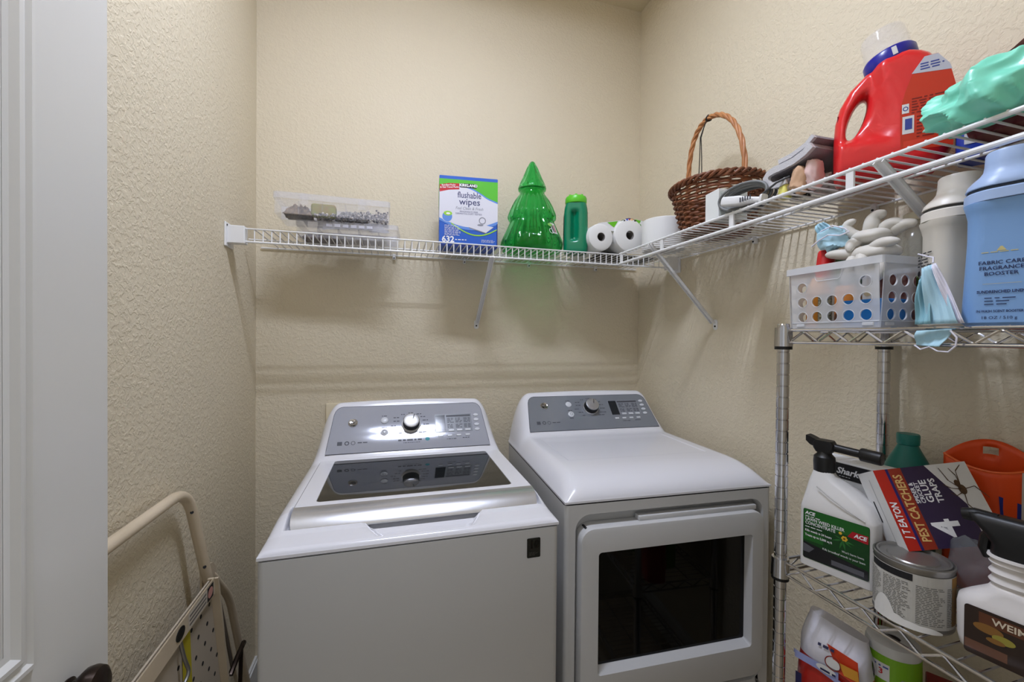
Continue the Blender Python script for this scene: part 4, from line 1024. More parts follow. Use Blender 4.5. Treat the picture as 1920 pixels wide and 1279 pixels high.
# ---------------------------------------------------------------- perforated basket
bn = thing('perforated_basket', 'translucent white plastic basket with round holes on chrome rack', 'basket', (.955, .638, ZU))
X0, X1, Y0, Y1, HB = .8585, 1.05, .549, .724, .131
FL = .006       # flare towards the top
def perf_panel(o, ex, wid, holes, nrm):
    o, ex, nrm = V(o), V(ex), V(nrm)
    f = lambda u, v: o+ex*u+V((0, 0, v))+nrm*(FL*v/HB)
    mb_ = MB(); r = .0104; c_ = .0140
    us = sorted(set([0, wid]+[x+s*c_ for x in sorted({h[0] for h in holes}) for s in (-1, 1)])); vs_ = sorted(set([0, HB]+[z+s*c_ for z in sorted({h[1] for h in holes}) for s in (-1, 1)]))
    ring = MB()
    for i in range(len(us)-1):
        for j in range(len(vs_)-1):
            u0, u1, v0, v1 = us[i], us[i+1], vs_[j], vs_[j+1]; hit = None
            for h in holes:
                if u0 < h[0] < u1 and v0 < h[1] < v1: hit = h
            if hit is None: mb_.add([f(u0, v0), f(u1, v0), f(u1, v1), f(u0, v1)], [(0, 1, 2, 3)])
            else:
                sq = []; ci = []
                for k in range(24):
                    a = 2*PI*k/24; c2, s2 = math.cos(a), math.sin(a); m2 = max(abs(c2), abs(s2))
                    sq.append(f(hit[0]+c_*c2/m2, hit[1]+c_*s2/m2)); ci.append(f(hit[0]+r*c2, hit[1]+r*s2))
                mb_.loft([sq, ci], 0, False, False)
                ring.loft([[f(hit[0]+rr*math.cos(2*PI*k/20), hit[1]+rr*math.sin(2*PI*k/20))+nrm*hh for k in range(20)] for rr, hh in ((r+.0014, .0), (r+.0012, .0014), (r, .0014), (r-.0002, -.0012))], 0, False, False)
    return mb_, ring
hl = [(.026+.0315*i, .024+.0315*j) for i in range(5) for j in range(2)]+[(.026, .087), (.026+.0315*4, .087)]
hr_ = [(.024+.0315*i, .024+.0315*j) for i in range(6) for j in range(3)]
for (o, ex, wid, hh, nn) in (((X0, Y1, ZU), (0, -1, 0), Y1-Y0, hl, (-1, 0, 0)), ((X0, Y0, ZU), (1, 0, 0), X1-X0, hr_, (0, -1, 0)), ((X1, Y0, ZU), (0, 1, 0), Y1-Y0, hl, (1, 0, 0)), ((X1, Y1, ZU), (-1, 0, 0), X1-X0, hr_, (0, 1, 0))):
    a, b = perf_panel(o, ex, wid, hh, nn)
    sd = a.build('side_panel', m_transl, bn, True, smooth=0, solid=.0016); b.build('hole_rims', m_transl2, sd, True)
MB().box(X0, X1, Y0, Y1, ZU, ZU+.002).build('base', m_transl, bn, True, smooth=0)
cxb, cyb = (X0+X1)/2, (Y0+Y1)/2
MB().loft([srect(cxb, cyb, ZU+z, (X1-X0)/2+FL+d, (Y1-Y0)/2+FL+d, .006, 3) for z, d in ((HB-.014, .002), (HB-.014, .0045), (HB, .0045), (HB, -.001), (HB-.012, -.001), (HB-.014, .002))], 0, False, False).build('rim', m_transl2, bn, True, smooth=30)
MB().loft([srect(cxb, cyb, ZU+z, (X1-X0)/2+d, (Y1-Y0)/2+d, .006, 3) for z, d in ((.010, .0005), (.0115, .0025), (.013, .0005))], 0, False, False).build('base_ridge', m_transl2, bn, True, smooth=30)
for y in (Y0+.018, Y0+.05): pass
MB().rbox(X0-.003, X0+.001, Y0+.010, Y0+.030, ZU+.003, ZU+.0095, .001, 1).build('catch', m_transl2, bn, True); MB().rbox(X0-.003, X0+.001, Y1-.03, Y1-.012, ZU+.003, ZU+.0095, .001, 1).build('catch', m_transl2, bn, True); MB().rbox(X0+.01, X0+.032, Y0-.003, Y0+.001, ZU+.003, ZU+.0095, .001, 1).build('catch', m_transl2, bn, True)
# handle slot in the long side: framed cut-out
MB().tube([V((X0-.0045, y, ZU+z)) for y, z in ((.672, HB-.014), (.668, HB-.030), (.664, HB-.033), (.622, HB-.033), (.618, HB-.030), (.612, HB-.014))], .0014, 6).build('handle_slot', m_transl2, bn, True)
# contents
ZI = ZU+.0025
o = tag(MB().rbox(.874, .955, .556, .628, ZI, ZI+.052, .002, 1).build('blue_carton', M('bright_blue_carton', (24, 122, 200), .45)), 'bright blue carton in the near corner of perforated basket', 'box')
rbx = thing('squeeze_bottle', 'small amber bottle with red cap in perforated basket', 'bottle', (.900, .698, ZI))
MB().lathe([(.001, 0), (.020, 0), (.022, .004), (.022, .085), (.015, .10), (.012, .108), (.001, .108)], 24).build('bottle_body', M('amber_plastic', (216, 140, 40), .35), rbx)
MB().lathe([(.016, .106), (.0175, .108), (.0165, .166), (.015, .170), (.001, .171)], 24).xf(Matrix.Rotation(math.radians(8), 4, 'Y')).build('cap', M('red_cap', (196, 24, 30), .35), rbx)
gnb = thing('spice_jar', 'small jar with dark green lid inside perforated basket', 'jar', (.928, .655, ZI))
MB().lathe([(.001, 0), (.022, 0), (.023, .003), (.023, .08), (.02, .09)], 24).build('jar_body', M('orange_powder', (214, 130, 44), .6), gnb)
MB().lathe([(.022, .09), (.0225, .092), (.0225, .145), (.021, .147), (.001, .147)], 24).build('lid', M('dark_green_lid', (16, 84, 44), .4), gnb)
o = tag(MB().rbox(.873, .885, .655, .679, ZI, ZI+.07, .003, 2).build('patterned_pouch', M('zebra_pouch', (198, 190, 160), .6, var=(220, (30, 28, 24)))), 'black and cream patterned pouch in perforated basket', 'pouch')
o = tag(bag_blob('x', None, .90, .645, ZI+.018, .016, .010, .016, 8., .2, 20, 14).build('brown_sponge', M('brown_sponge', (120, 84, 66), .9), smooth=60), 'brown sponge lying low in the perforated basket', 'sponge')
o = tag(MB().rbox(.972, 1.02, .558, .60, ZI, ZI+.10, .006, 2).build('green_tin', M('olive_tin', (96, 122, 44), .4, var=(40, (40, 30, 34)))), 'olive green tin near the bottle in perforated basket', 'tin')
o = tag(MB().rbox(.962, .969, .558, .62, ZI, ZI+.105, .003, 2).build('photo_card', M('dark_red_card', (96, 30, 34), .4, var=(60, (200, 150, 140)))), 'dark red printed card standing inside perforated basket', 'card')
# gloves
m_glove = M('offwhite_rubber', (206, 202, 194), .55)
def glove(name, label, palm, fingers, mats):
    g = thing(name, label, 'glove', palm[0])
    c0, ax = V(palm[0]), palm[1]
    mb_ = bag_blob('g', None, c0.x, c0.y, c0.z, *ax, 4.4+len(fingers), .22, 28, 18, 2.1, 1.2); mb_.build('palm', mats, g, True, smooth=70)
    for pts, r in fingers:
        n_ = len(pts)
        # smooth the path
        P0 = [V(q) for q in pts]; fine = []
        for i in range(n_-1):
            for k in range(5): 
                t = k/5; a = P0[max(0, i-1)]; b = P0[i]; c2 = P0[i+1]; d = P0[min(n_-1, i+2)]
                fine.append(.5*((2*b)+(-a+c2)*t+(2*a-5*b+4*c2-d)*t*t+(-a+3*b-3*c2+d)*t**3))
        fine.append(P0[-1]); nf = len(fine)
        rr = [r*(.85+.15*math.sin(i/nf*6))*(1 if i < nf-3 else (.86, .6, .2)[i-nf+3]) for i in range(nf)]
        MB().tube(fine, rr, 10).build('finger', mats, g, True, smooth=70)
    return g
glove('rubber_glove', 'crumpled off white rubber glove on top of basket, upper one', ((.935, .618, 1.630), (.035, .040, .016)),
      [([(.925, .63, 1.632), (.918, .645, 1.642), (.915, .65, 1.660), (.918, .635, 1.668)], .0115), ([(.935, .62, 1.635), (.930, .614, 1.648), (.932, .612, 1.664), (.936, .604, 1.672), (.94, .594, 1.668)], .0140),
       ([(.94, .60, 1.638), (.936, .588, 1.646), (.936, .574, 1.648), (.94, .562, 1.640)], .0125), ([(.945, .59, 1.632), (.94, .57, 1.640), (.94, .555, 1.642), (.945, .545, 1.638)], .012), ([(.92, .63, 1.625), (.905, .635, 1.615), (.895, .63, 1.60)], .011)], m_glove)
glove('rubber_glove', 'limp off white rubber glove lying below, draped into basket', ((.915, .600, 1.592), (.030, .045, .018)),
      [([(.91, .63, 1.595), (.90, .66, 1.60), (.895, .68, 1.602)], .0115), ([(.91, .60, 1.60), (.9, .57, 1.606), (.9, .545, 1.605)], .012), ([(.90, .61, 1.588), (.885, .60, 1.565), (.882, .60, 1.54)], .0125), ([(.90, .625, 1.585), (.885, .628, 1.555), (.883, .63, 1.53)], .0125), ([(.915, .585, 1.588), (.90, .575, 1.56), (.895, .575, 1.535)], .011)], m_glove)
# face masks
m_mask = M('pale_blue_mask', (172, 210, 226), .75); m_maskw = M('white_mask', (224, 222, 236), .75)
def mask_sheet(o, a0, a1, b0, b1, amp, nrm, name, mats):
    """pleated sheet between edge a0-a1 and edge b0-b1"""
    a0, a1, b0, b1, nrm = map(V, (a0, a1, b0, b1, nrm))
    def f(u, v):
        p_ = a0.lerp(a1, u).lerp(b0.lerp(b1, u), v)
        return p_+nrm*(amp*(abs(((u*3.2) % 1)-.5)*2-.5)+.004*math.sin(v*5+u*3))
    return MB().grid(f, 30, 12).build(name, mats, o, True, smooth=60, solid=.0008)
mk = thing('face_mask', 'pale blue pleated face mask crumpled at the back of basket', 'face mask', (.90, .675, 1.62))
bag_blob('m', None, .905, .668, 1.634, .018, .030, .026, 21.3, .75, 44, 30, 2.2, 2.4).build('crumpled_fabric', m_mask, mk, True, smooth=40)
mask_sheet(mk, (.90, .705, 1.672), (.90, .688, 1.676), (.90, .70, 1.645), (.90, .665, 1.655), .004, (-1, 0, 0), 'folded_edge', m_mask)
MB().tube([(.893, .69, 1.655), (.888, .66, 1.660), (.888, .635, 1.648), (.89, .628, 1.640), (.888, .645, 1.636), (.886, .668, 1.642), (.888, .69, 1.635), (.888, .705, 1.625)], .0014, 6).build('ear_loop', m_maskw, mk, True)
mk = thing('face_mask', 'pale blue face mask hanging over front edge of chrome rack', 'face mask', (.845, .46, 1.44))
mask_sheet(mk, (.848, .482, 1.540), (.848, .466, 1.545), (.846, .474, 1.447), (.846, .432, 1.447), .0016, (-1, -.2, 0), 'mask_fabric', m_mask)
mask_sheet(mk, (.8475, .469, 1.542), (.8475, .463, 1.546), (.8455, .438, 1.447), (.8455, .424, 1.447), .001, (-1, -.2, 0), 'white_edge', m_maskw)
mask_sheet(mk, (.852, .488, 1.515), (.850, .478, 1.535), (.848, .492, 1.447), (.848, .466, 1.447), .003, (-1, 0, 0), 'rear_fold', M('deep_mask_blue', (140, 188, 202), .75))
mask_sheet(mk, (.8425, .484, 1.436), (.8425, .438, 1.438), (.8425, .487, 1.412), (.8425, .452, 1.410), .0015, (-1, 0, 0), 'hanging_flap', m_mask)
MB().tube([(.842, .487, 1.412), (.841, .478, 1.405), (.841, .466, 1.410), (.841, .456, 1.403), (.841, .442, 1.402), (.841, .433, 1.412), (.841, .432, 1.425), (.841, .44, 1.436)], .0013, 6).build('ear_loop', m_maskw, mk, True)
MB().tube([(.846, .466, 1.547), (.85, .468, 1.556), (.852, .478, 1.560), (.852, .49, 1.566)], .0012, 6).build('ear_loop', m_maskw, mk, True)
# ---------------------------------------------------------------- clear jug with cream lid behind the basket
cj = thing('clear_jug', 'clear round jug with cream lid behind the perforated basket', 'jug', (1.135, .650, ZU))
MB().lathe([(.001, .002), (.052, .002), (.057, .008), (.0575, .14), (.056, .17), (.052, .195), (.044, .217), (.034, .232), (.026, .240), (.024, .247)], 40, cap1=False).build('jug_body', M('smoky_clear_plastic', (176, 178, 170), .12, alpha=.42), cj)
MB().lathe([(.001, .002), (.053, .004), (.0555, .01), (.0555, .06), (.001, .06)], 40).build('liquid', M('murky_liquid', (150, 146, 126), .2, alpha=.5), cj)
MB().lathe([(.0265, .243), (.028, .244), (.028, .260), (.026, .262), (.001, .2625)], 32).build('lid', M('cream_lid', (214, 208, 184), .4), cj)
# ---------------------------------------------------------------- two scent booster bottles
def booster(label, loc, rz, col, col2, name):
    o = thing('booster_bottle', label, 'bottle', loc, rz)
    m1 = M(name, col, .4); m2 = M(name+'_cap', col2, .38)
    pr = [(0, .046, .030), (.004, .050, .034), (.05, .0480, .033), (.13, .0445, .032), (.165, .0445, .0325), (.176, .0465, .035), (.186, .049, .038), (.188, .049, .038)]
    MB().loft([srect(0, 0, z, a, b, b*.72, 8) for z, a, b in pr]).build('bottle_body', m1, o)
    ck = MB(); ck.loft([srect(0, 0, z, a, b, b*.98, 10) for z, a, b in ((.1885, .050, .040), (.189, .0505, .0405), (.203, .050, .040), (.205, .048, .038))])
    k_ = ck.build('cap_skirt', m2, o)
    MB().loft([srect(0, 0, z, a, b, b*.98, 10) for z, a, b in ((.204, .0470, .0370), (.2105, .0470, .0370))], 0, False, False).build('cap_groove', M(name+'_groove', tuple(int(c*.3) for c in col), .6), k_)  # bottle colour darkened to paint shade into the groove
    MB().loft([srect(0, 0, z, a, b, b*.98, 10) for z, a, b in ((.2098, .0485, .0390), (.211, .0490, .0395), (.218, .0465, .0380), (.225, .0405, .0345), (.232, .0335, .0300), (.238, .0300, .0285), (.246, .0288, .0280), (.262, .0280, .0275), (.2655, .0265, .0260))]).build('cap', m2, o)
    return o
blu = booster('light blue fragrance booster bottle with navy lettering on chrome rack', (.903, .402, ZU), math.radians(-72), (124, 164, 214), (160, 184, 222), 'powder_blue')
p = Print(lambda x, y, h: V((x, -.0335+.0022*smooth01((y-.03)/.12)-h, y)))
nv = 0
for t_, y_ in (('FABRIC CARE', .0940), ('FRAGRANCE', .0857), ('BOOSTER', .0772)): p.text(t_, -.006, y_, .0077, 0, .0008, bold=.00012)
p.poly([(-.011, .1115), (-.001, .1115), (-.005, .118), (-.007, .118)], 1, .0008).lines(-.026, .016, .1085, .1115, 1, 1, .0008, seed=5, fill=.4).rect(-.024, .014, .0620, .0625, 1, .0008)
p.text('SUNDRENCHED LINEN', -.006, .0500, .0058, 0, .0008, bold=.0002, xs=.80).lines(-.022, .012, .029, .043, 3, 0, .0008, seed=9, fill=.28).text('IN-WASH SCENT BOOSTER', -.007, .0208, .0050, 0, .0008, bold=.0001, xs=.76).text('18 OZ / 510 g', -.0075, .0110, .0062, 0, .0008)
p.build('lettering', [M('navy_ink', (30, 42, 84), .5), M('gold_ink', (196, 186, 130), .4)], blu)
wht = booster('white fragrance booster bottle with fine print beside the face mask', (.958, .491, ZU), math.radians(-34), (206, 200, 188), (220, 214, 204), 'ivory_white')
p = Print(flat((-.0460, .016, 0), (0, -1, 0), (0, 0, 1)))
p = Print(lambda x, y, h: V((-.0458+.0012*abs(x)*0-h-.0022*(1-smooth01((y-.0)/.13)), .0-x, y)))
p.lines(-.022, .016, .108, .136, 5, 0, .0008, seed=3, fill=.35).ell(-.018, .098, .004, .005, 0, .0008).ell(.002, .100, .006, .004, 0, .0008).lines(-.004, .01, .092, .095, 1, 0, .0008, seed=2, fill=.5).lines(-.022, .004, .05, .088, 8, 0, .0008, seed=7, fill=.35).ell(-.004, .045, .003, .003, 0, .0008)
p.build('fine_print', m_ink, wht)

# ================================================================ MIDDLE SHELF
# ---------------------------------------------------------------- weed killer bottle
wk = thing('weed_killer_bottle', 'white weed killer bottle with green label and black hose sprayer', 'bottle', (.888, .646, ZM), math.radians(-73.4))
m_jw = M('white_hdpe', (214, 212, 210), .42)
secs = [(0, -.064, .064), (.004, -.067, .067), (.012, -.067, .067), (.130, -.067, .067), (.134, -.066, .066), (.158, -.063, .052), (.180, -.060, .020), (.192, -.058, -.002), (.200, -.056, -.014), (.212, -.053, -.019)]
MB().loft([srect((a+b)/2, .042, z, (b-a)/2, min(.042, .036 if z < .003 else .042)*(1 if z < .14 else lerp(1, .42, (z-.14)/.072)), min((b-a)/2, .012 if z < .15 else .016), 5) for z, a, b in secs]).build('bottle_body', m_jw, wk, smooth=50)
MB().tube([(-.036, .006, .180), (-.012, .0015, .166), (.02, -.0005, .149), (.05, -.0008, .136)], .0012, 6).build('mould_line', M('mould_shade', (190, 188, 186), .5), wk)
# hose-end sprayer
sp_ = MB(); sp_.lathe([(.016, .206), (.0195, .208), (.0205, .228), (.0195, .240), (.014, .246), (.012, .258)], 24, (-.036, .042, 0)); sp_.build('sprayer_collar', m_black, wk)
MB().loft([srect(-.036, .042, z, a, .013, .006, 4) for z, a in ((.250, .014), (.258, .019), (.268, .021), (.276, .016))]).build('sprayer_head', m_black, wk)
MB().loft([[V((x, .042+y, z+zz)) for y, zz in ((-hw, -hh), (hw, -hh), (hw, hh), (-hw, hh))] for x, z, hw, hh in ((-.044, .266, .011, .008), (-.060, .272, .011, .009), (-.068, .277, .012, .006))]).build('sprayer_nozzle', m_black, wk)
MB().tube([(-.03, .042, .264), (.0, .042, .262), (.030, .042, .260)], [.009, .0085, .0085], 16).build('hose_arm', m_black, wk)
MB().tube([(.028, .042, .260), (.030, .042, .260), (.062, .042, .258), (.064, .042, .258)], [.012, .0135, .0135, .012], 20).build('hose_nut', m_black, wk)
p = Print(front(-.0002, 0, 0)); gdk = 0
p.poly([(x+0, z+.074) for x, z in rpoly(.0580, .054, .004)], 0, .0004)
p.poly([(-.057, .056), (.057, .040), (.057, .0215), (-.057, .0215)], 5, .0006)
p.poly([(-.057, .052), (-.036, .046), (-.046, .034), (-.057, .034)], 6, .0008).rect(-.005, .05, .026, .036, 6, .0008)
p.rect(-.057, .057, .098, .1275, 1, .0005); p.rect(-.057, -.02, .06, .078, 1, .0005)
p.poly([(.022, .0965), (.030, .1095), (.056, .1095), (.056, .0935), (.050, .0935)], 2, .0009)
p.text('ACE', .043, .1025, .0105, 3, .0012, bold=.0004, shear=.2)
p.text('ACE', -.054, .1195, .0095, 3, .0010, bold=.0004, align='LEFT', shear=.15).lines(-.054, -.022, .1105, .1145, 1, 3, .0010, seed=3, fill=.4)
p.text('LAWN WEED KILLER', -.054, .1065, .0095, 3, .0010, bold=.00015, align='LEFT', xs=.80).text('CONCENTRATE', -.054, .0980, .0095, 3, .0010, bold=.00015, align='LEFT', xs=.80)
p.lines(-.054, -.022, .088, .0915, 1, 3, .0010, seed=5, fill=.45).text('Kills weeds in 24 hours', -.054, .0815, .0065, 3, .0010, align='LEFT', xs=.8, bold=.00015).text('Treats up to 5,000 sq ft', -.054, .0715, .0065, 3, .0010, align='LEFT', xs=.8, bold=.00015)
p.text("Won't harm lawns", .050, .0620, .0062, 3, .0010, align='RIGHT', xs=.8).text('Kills broadleaf weeds in your lawn', .052, .0530, .0062, 3, .0010, align='RIGHT', xs=.85)
for k in range(6):
    a = k*PI/3; p.ell(.017+.0035*math.cos(a), .0895+.0035*math.sin(a), .0022, .0022, 4, .0009, 10)
p.ell(.017, .0895, .002, .002, 7, .0012, 10).ell(.010, .0985, .003, .003, 4, .0009, 10)
for dx_, dz2 in ((-.015, -.006), (-.012, .004), (.012, -.008), (.016, -.003), (-.004, -.016), (.004, -.017)):
    p.poly([(.014, .086), (.014+dx_*.6-dz2*.12, .086+dz2*.6+dx_*.12), (.014+dx_*1.3, .086+dz2*1.3), (.014+dx_*.6+dz2*.12, .086+dz2*.6-dx_*.12)], 8, .0007)
p.build('label', [M('dark_green_label', (14, 62, 22), .35), M('mid_green_label', (26, 92, 30), .35), M('ace_red', (168, 20, 34), .35), m_paperink, M('flower_yellow', (222, 178, 50), .5), M('label_black', (22, 22, 26), .35), M('label_grey', (88, 88, 94), .4), M('flower_brown', (110, 70, 30), .5), M('leaf_green', (40, 104, 44), .5)], wk)
# ---------------------------------------------------------------- vacuum part carton behind it
sk = thing('accessory_carton', 'white carton with black stripe behind the weed killer bottle', 'box', (.992, .690, ZM), math.radians(-84))
MB().rbox(-.075, .085, 0, .065, 0, .218, .0015, 1).build('carton', m_paper, sk)
p = Print(front(-.0003, 0, 0)); p.rect(-.075, .085, .180, .215, 0, .0003).text('Shark', -.006, .1975, .0195, 1, .0007, bold=.0006, shear=.3).lines(-.022, .012, .184, .1875, 1, 1, .0006, seed=4, fill=.3)
p.poly([(-.040, .128), (-.034, .128), (-.034, .150), (-.040, .150)], 2, .0004).poly([(-.040, .150), (-.016, .157), (-.016, .160), (-.040, .154)], 2, .0004).lines(-.06, .0, .10, .12, 3, 2, .0004, seed=4, fill=.4)
p.build('carton_print', [m_ink, m_paperink, MATS['mid_grey_ink']], sk)
# ---------------------------------------------------------------- teal bottle
tl = thing('teal_bottle', 'dark teal plastic bottle with sloping shoulders by rear post', 'bottle', (1.118, .606, ZM), 0)
place(tl, (1.126, .660, ZM))
m_tl = M('dark_teal_plastic', (18, 112, 104), .4)
MB().lathe([(.001, 0), (.044, 0), (.047, .005), (.047, .16), (.046, .185), (.041, .208), (.033, .228), (.025, .244), (.0195, .256), (.0175, .262)], 40).build('bottle_body', m_tl, tl)
MB().lathe([(.0175, .261), (.0200, .263), (.0205, .283), (.0190, .286), (.001, .2865)], 32, fn=lambda a, i: .0004*math.cos(28*a) if i in (1, 2) else 0).build('cap', m_tl, tl)
# ---------------------------------------------------------------- orange pouch with a hang hole
og = thing('orange_pouch', 'orange plastic pouch with open top and oval hang hole', 'pouch', (1.142, .532, ZM), math.radians(-66))
m_or = M('orange_plastic', (226, 78, 20), .38, sss=.1)
def ora(u, v):
    x = lerp(-.064, .064, u); ed = 1-(2*u-1)**2
    return x, ed
mb = MB()
def back_(u, v): x, ed = ora(u, v); return (x, .028*ed, lerp(0, .262+.036*ed, v))
def front_(u, v): x, ed = ora(u, v); return (x, -.030*ed-.0005, lerp(0, .262-.018*ed, v))
mb.grid(back_, 24, 20, 0, skip=lambda i, j: j in (18,) and 10 <= i <= 13); mb.grid(front_, 24, 20); mb.build('pouch_body', m_or, og, smooth=60, solid=.0016)
MB().tube([front_(i/24, 1) for i in range(25)], .0022, 6).build('front_lip', M('orange_lip', (236, 104, 44), .35), og)
p = Print(lambda x, y, h: V((x, -.030*(1-(x/.064)**2)-.0016-h, y))); p.poly([(.012, .20), (.040, .19), (.040, .08), (.02, .08)], 0, .0006); p.rect(.040, .050, .05, .25, 1, .0006, 3).rect(.050, .0635, .16, .185, 1, .0006, 3)
p.build('pouch_print', [M('pouch_blue', (28, 44, 130), .4), M('pouch_white', (196, 186, 180), .4)], og)
# ---------------------------------------------------------------- paint can
pc = thing('paint_can', 'small paint can with paper label and white drips on chrome rack', 'paint can', (.9065, .521, ZM))
m_can = M('tin_metal', (150, 148, 144), .35, metal=.8)
MB().lathe([(.001, .002), (.052, .002), (.0535, 0), (.0548, .003), (.0535, .006), (.0535, .101), (.0550, .104), (.0550, .108), (.0530, .109), (.051, .105)], 48).build('can_body', m_can, pc)
MB().lathe([(.051, .1055), (.050, .1095), (.047, .110), (.0455, .106), (.036, .1055), (.034, .1075), (.02, .1075), (.001, .1070)], 48, cap0=False).build('lid', m_can, pc)
aC = math.atan2(-.521, -.9065)
p = Print(cylf(0, 0, .0539, aC)); p.rect(-.118, .118, .009, .097, 0, .0003, 40)
for (a_, b_, s_) in ((-.085, -.046, 3), (-.042, -.002, 4), (.004, .044, 5), (.048, .09, 6)):
    p.lines(a_, b_, .014, .080, 22, 1, .0007, seed=s_, fill=.4)
p.rect(-.07, .0, .084, .096, 2, .0006, 12); p.rect(.058, .10, .014, .096, 3, .0006, 8)
p.build('paper_label', [M('newsprint', (188, 186, 180), .8), M('newsprint_ink', (108, 106, 102), .8), m_ink, M('ochre_strip', (150, 110, 50), .7)], pc)
for k, (a_, w_, z0_, z1_) in enumerate(((-.75, .020, .002, .042), (-.45, .026, .002, .018), (-.1, .03, .002, .014), (.3, .024, .002, .012))):
    f_ = cylf(0, 0, .0545, aC+a_)
    mb = MB(); mb.grid(lambda u, v: f_(lerp(-w_, w_, u), lerp(z0_, z1_, v*(1-(2*u-1)**2*.75)), .0012+.0012*math.sin(PI*u)*(1-v)), 14, 8); mb.build('paint_drip', M('white_paint', (222, 220, 216), .35), pc)
# ---------------------------------------------------------------- glue trap box, tilted
gbx = thing('glue_trap_box', 'tilted purple and white glue trap box with spider picture', 'box', (.93, .55, 1.05))
TL_, TR_, BL_ = V((.925, .601, 1.158)), V((1.072, .536, 1.185)), V((.919, .535, 1.029))
ex = (TR_-TL_); wx = ex.length; ex.normalize(); ez = (TL_-BL_); ez = (ez-ex*ez.dot(ex)); hz3 = ez.length; ez.normalize(); nn = ex.cross(ez)
O_ = TL_-ez*hz3
f_ = lambda x, y, h: O_+ex*x+ez*y+nn*h
bx = MB(); bx.loft([[f_(0, 0, h), f_(wx, 0, h), f_(wx, hz3, h), f_(0, hz3, h)] for h in (-.055, 0)]); bx.build('carton', m_paper, gbx, True, smooth=0)
p = Print(f_)
p.poly([(0, 0), (wx*.13, 0), (wx*.13, hz3), (0, hz3)], 0, .0004)
p.poly([(wx*.13, 0), (wx*.16, 0), (wx*.16, hz3), (wx*.13, hz3)], 2, .0004)
p.poly([(wx*.16, 0), (wx*.30, 0), (wx*.30, hz3), (wx*.16, hz3)], 1, .0004)
p.poly([(wx*.30, 0), (wx*.74, 0), (wx*.80, hz3*.12), (wx*.80, hz3*.48), (wx*.56, hz3), (wx*.30, hz3)], 3, .0004)
p.text('J T EATON', wx*.065, hz3*.36, .0165, 4, .0008, rot=PI/2, shear=.2, bold=.0004, xs=.8)
p.text('PEST CATCHERS', wx*.232, hz3*.50, .0205, 5, .0008, rot=PI/2, shear=.1, bold=.0005, xs=.80)
p.text('SPIDER &', wx*.330, hz3*.67, .0100, 4, .0008, rot=PI/2, bold=.0002, xs=.95).text('CRICKET', wx*.385, hz3*.67, .0100, 4, .0008, rot=PI/2, bold=.0002, xs=.95).text('GLUE', wx*.462, hz3*.68, .0170, 4, .0008, rot=PI/2, bold=.0004).text('TRAPS', wx*.560, hz3*.68, .0155, 4, .0008, rot=PI/2, bold=.0004)
p.text('4', wx*.50, hz3*.23, .062, 4, .0008, rot=PI/2, bold=.0014)
# spider picture
sx_, sy_ = wx*.83, hz3*.66
p.ell(sx_, sy_, .0065, .009, 6, .0008).ell(sx_-.004, sy_+.012, .0045, .006, 6, .0008)
for pts in (((0, 0), (-.016, .018), (-.022, .042)), ((0, .01), (.004, .034), (.016, .044)), ((0, .0), (.022, .004), (.036, -.018)), ((0, .0), (-.018, .004), (-.028, .012)), ((0, -.006), (-.004, -.026), (.008, -.046)), ((0, -.004), (-.014, -.010), (-.022, -.004)), ((0, .006), (.0, .026), (-.006, .04))):
    for (a, b) in zip(pts, pts[1:]):
        d = V((b[0]-a[0], b[1]-a[1])); n2 = V((-d.y, d.x)).normalized()*.0009
        p.poly([(sx_+a[0]+n2.x, sy_+a[1]+n2.y), (sx_+a[0]-n2.x, sy_+a[1]-n2.y), (sx_+b[0]-n2.x*.6, sy_+b[1]-n2.y*.6), (sx_+b[0]+n2.x*.6, sy_+b[1]+n2.y*.6)], 6, .0008)
p.build('carton_print', [M('trap_red', (176, 36, 22), .4), M('trap_orange_red', (140, 44, 24), .4), M('trap_navy', (36, 26, 92), .4), M('trap_purple', (48, 34, 66), .4), m_paperink, M('trap_gold', (214, 176, 110), .4), M('spider_brown', (78, 56, 34), .6)], gbx, True)
pf = flat(f_(0, 0, -.055), (nn), (ez)); q = Print(lambda x, y, h: f_(-h, y, -.055+x)); q.rect(.030, .0312, .012, hz3-.015, 0, .0004).rect(.013, .017, hz3*.35, hz3*.62, 1, .0004); q.build('spine_print', [M('spine_grey', (150, 150, 150), .5), m_ink], gbx, True)
# ---------------------------------------------------------------- furniture polish bottle with trigger
wm = thing('polish_bottle', 'white furniture polish bottle with dark label and black trigger', 'bottle', (.890, .392, ZM), math.radians(-78))
m_wp = M('white_bottle_plastic', (222, 218, 216), .35)
pr = [(0, -.052, .052, .026), (.006, -.058, .058, .031), (.02, -.061, .061, .033), (.070, -.062, .062, .033), (.083, -.060, .062, .032), (.092, -.050, .060, .030), (.100, -.040, .050, .028), (.108, -.030, .036, .027), (.115, -.026, .026, .026)]
zz = .118
for i in range(3):
    pr += [(zz, -.024, .022, .0225), (zz+.006, -.028, .026, .0255), (zz+.012, -.024, .022, .0225)]; zz += .0145
pr += [(zz, -.030, .028, .028), (zz+.004, -.029, .027, .027)]
MB().loft([srect((a+b)/2, .034, z, (b-a)/2, h, min(h*.9, (b-a)/2*.9), 6) for z, a, b, h in pr]).build('bottle_body', m_wp, wm, smooth=50)
HZ = zz+.003
MB().loft([srect(.0+sh, .034, HZ+z, a, b, min(a, b)*.8, 5) for z, a, b, sh in ((0, .026, .024, 0), (.016, .027, .024, .002), (.030, .040, .022, .006), (.046, .052, .018, .004), (.054, .054, .014, .002), (.058, .046, .010, .004))]).build('trigger_shroud', m_black, wm, smooth=50)
MB().tube([(-.020, .034, HZ+.048), (-.045, .034, HZ+.050), (-.058, .034, HZ+.047)], [.012, .011, .009], 14).build('nozzle', m_black, wm)
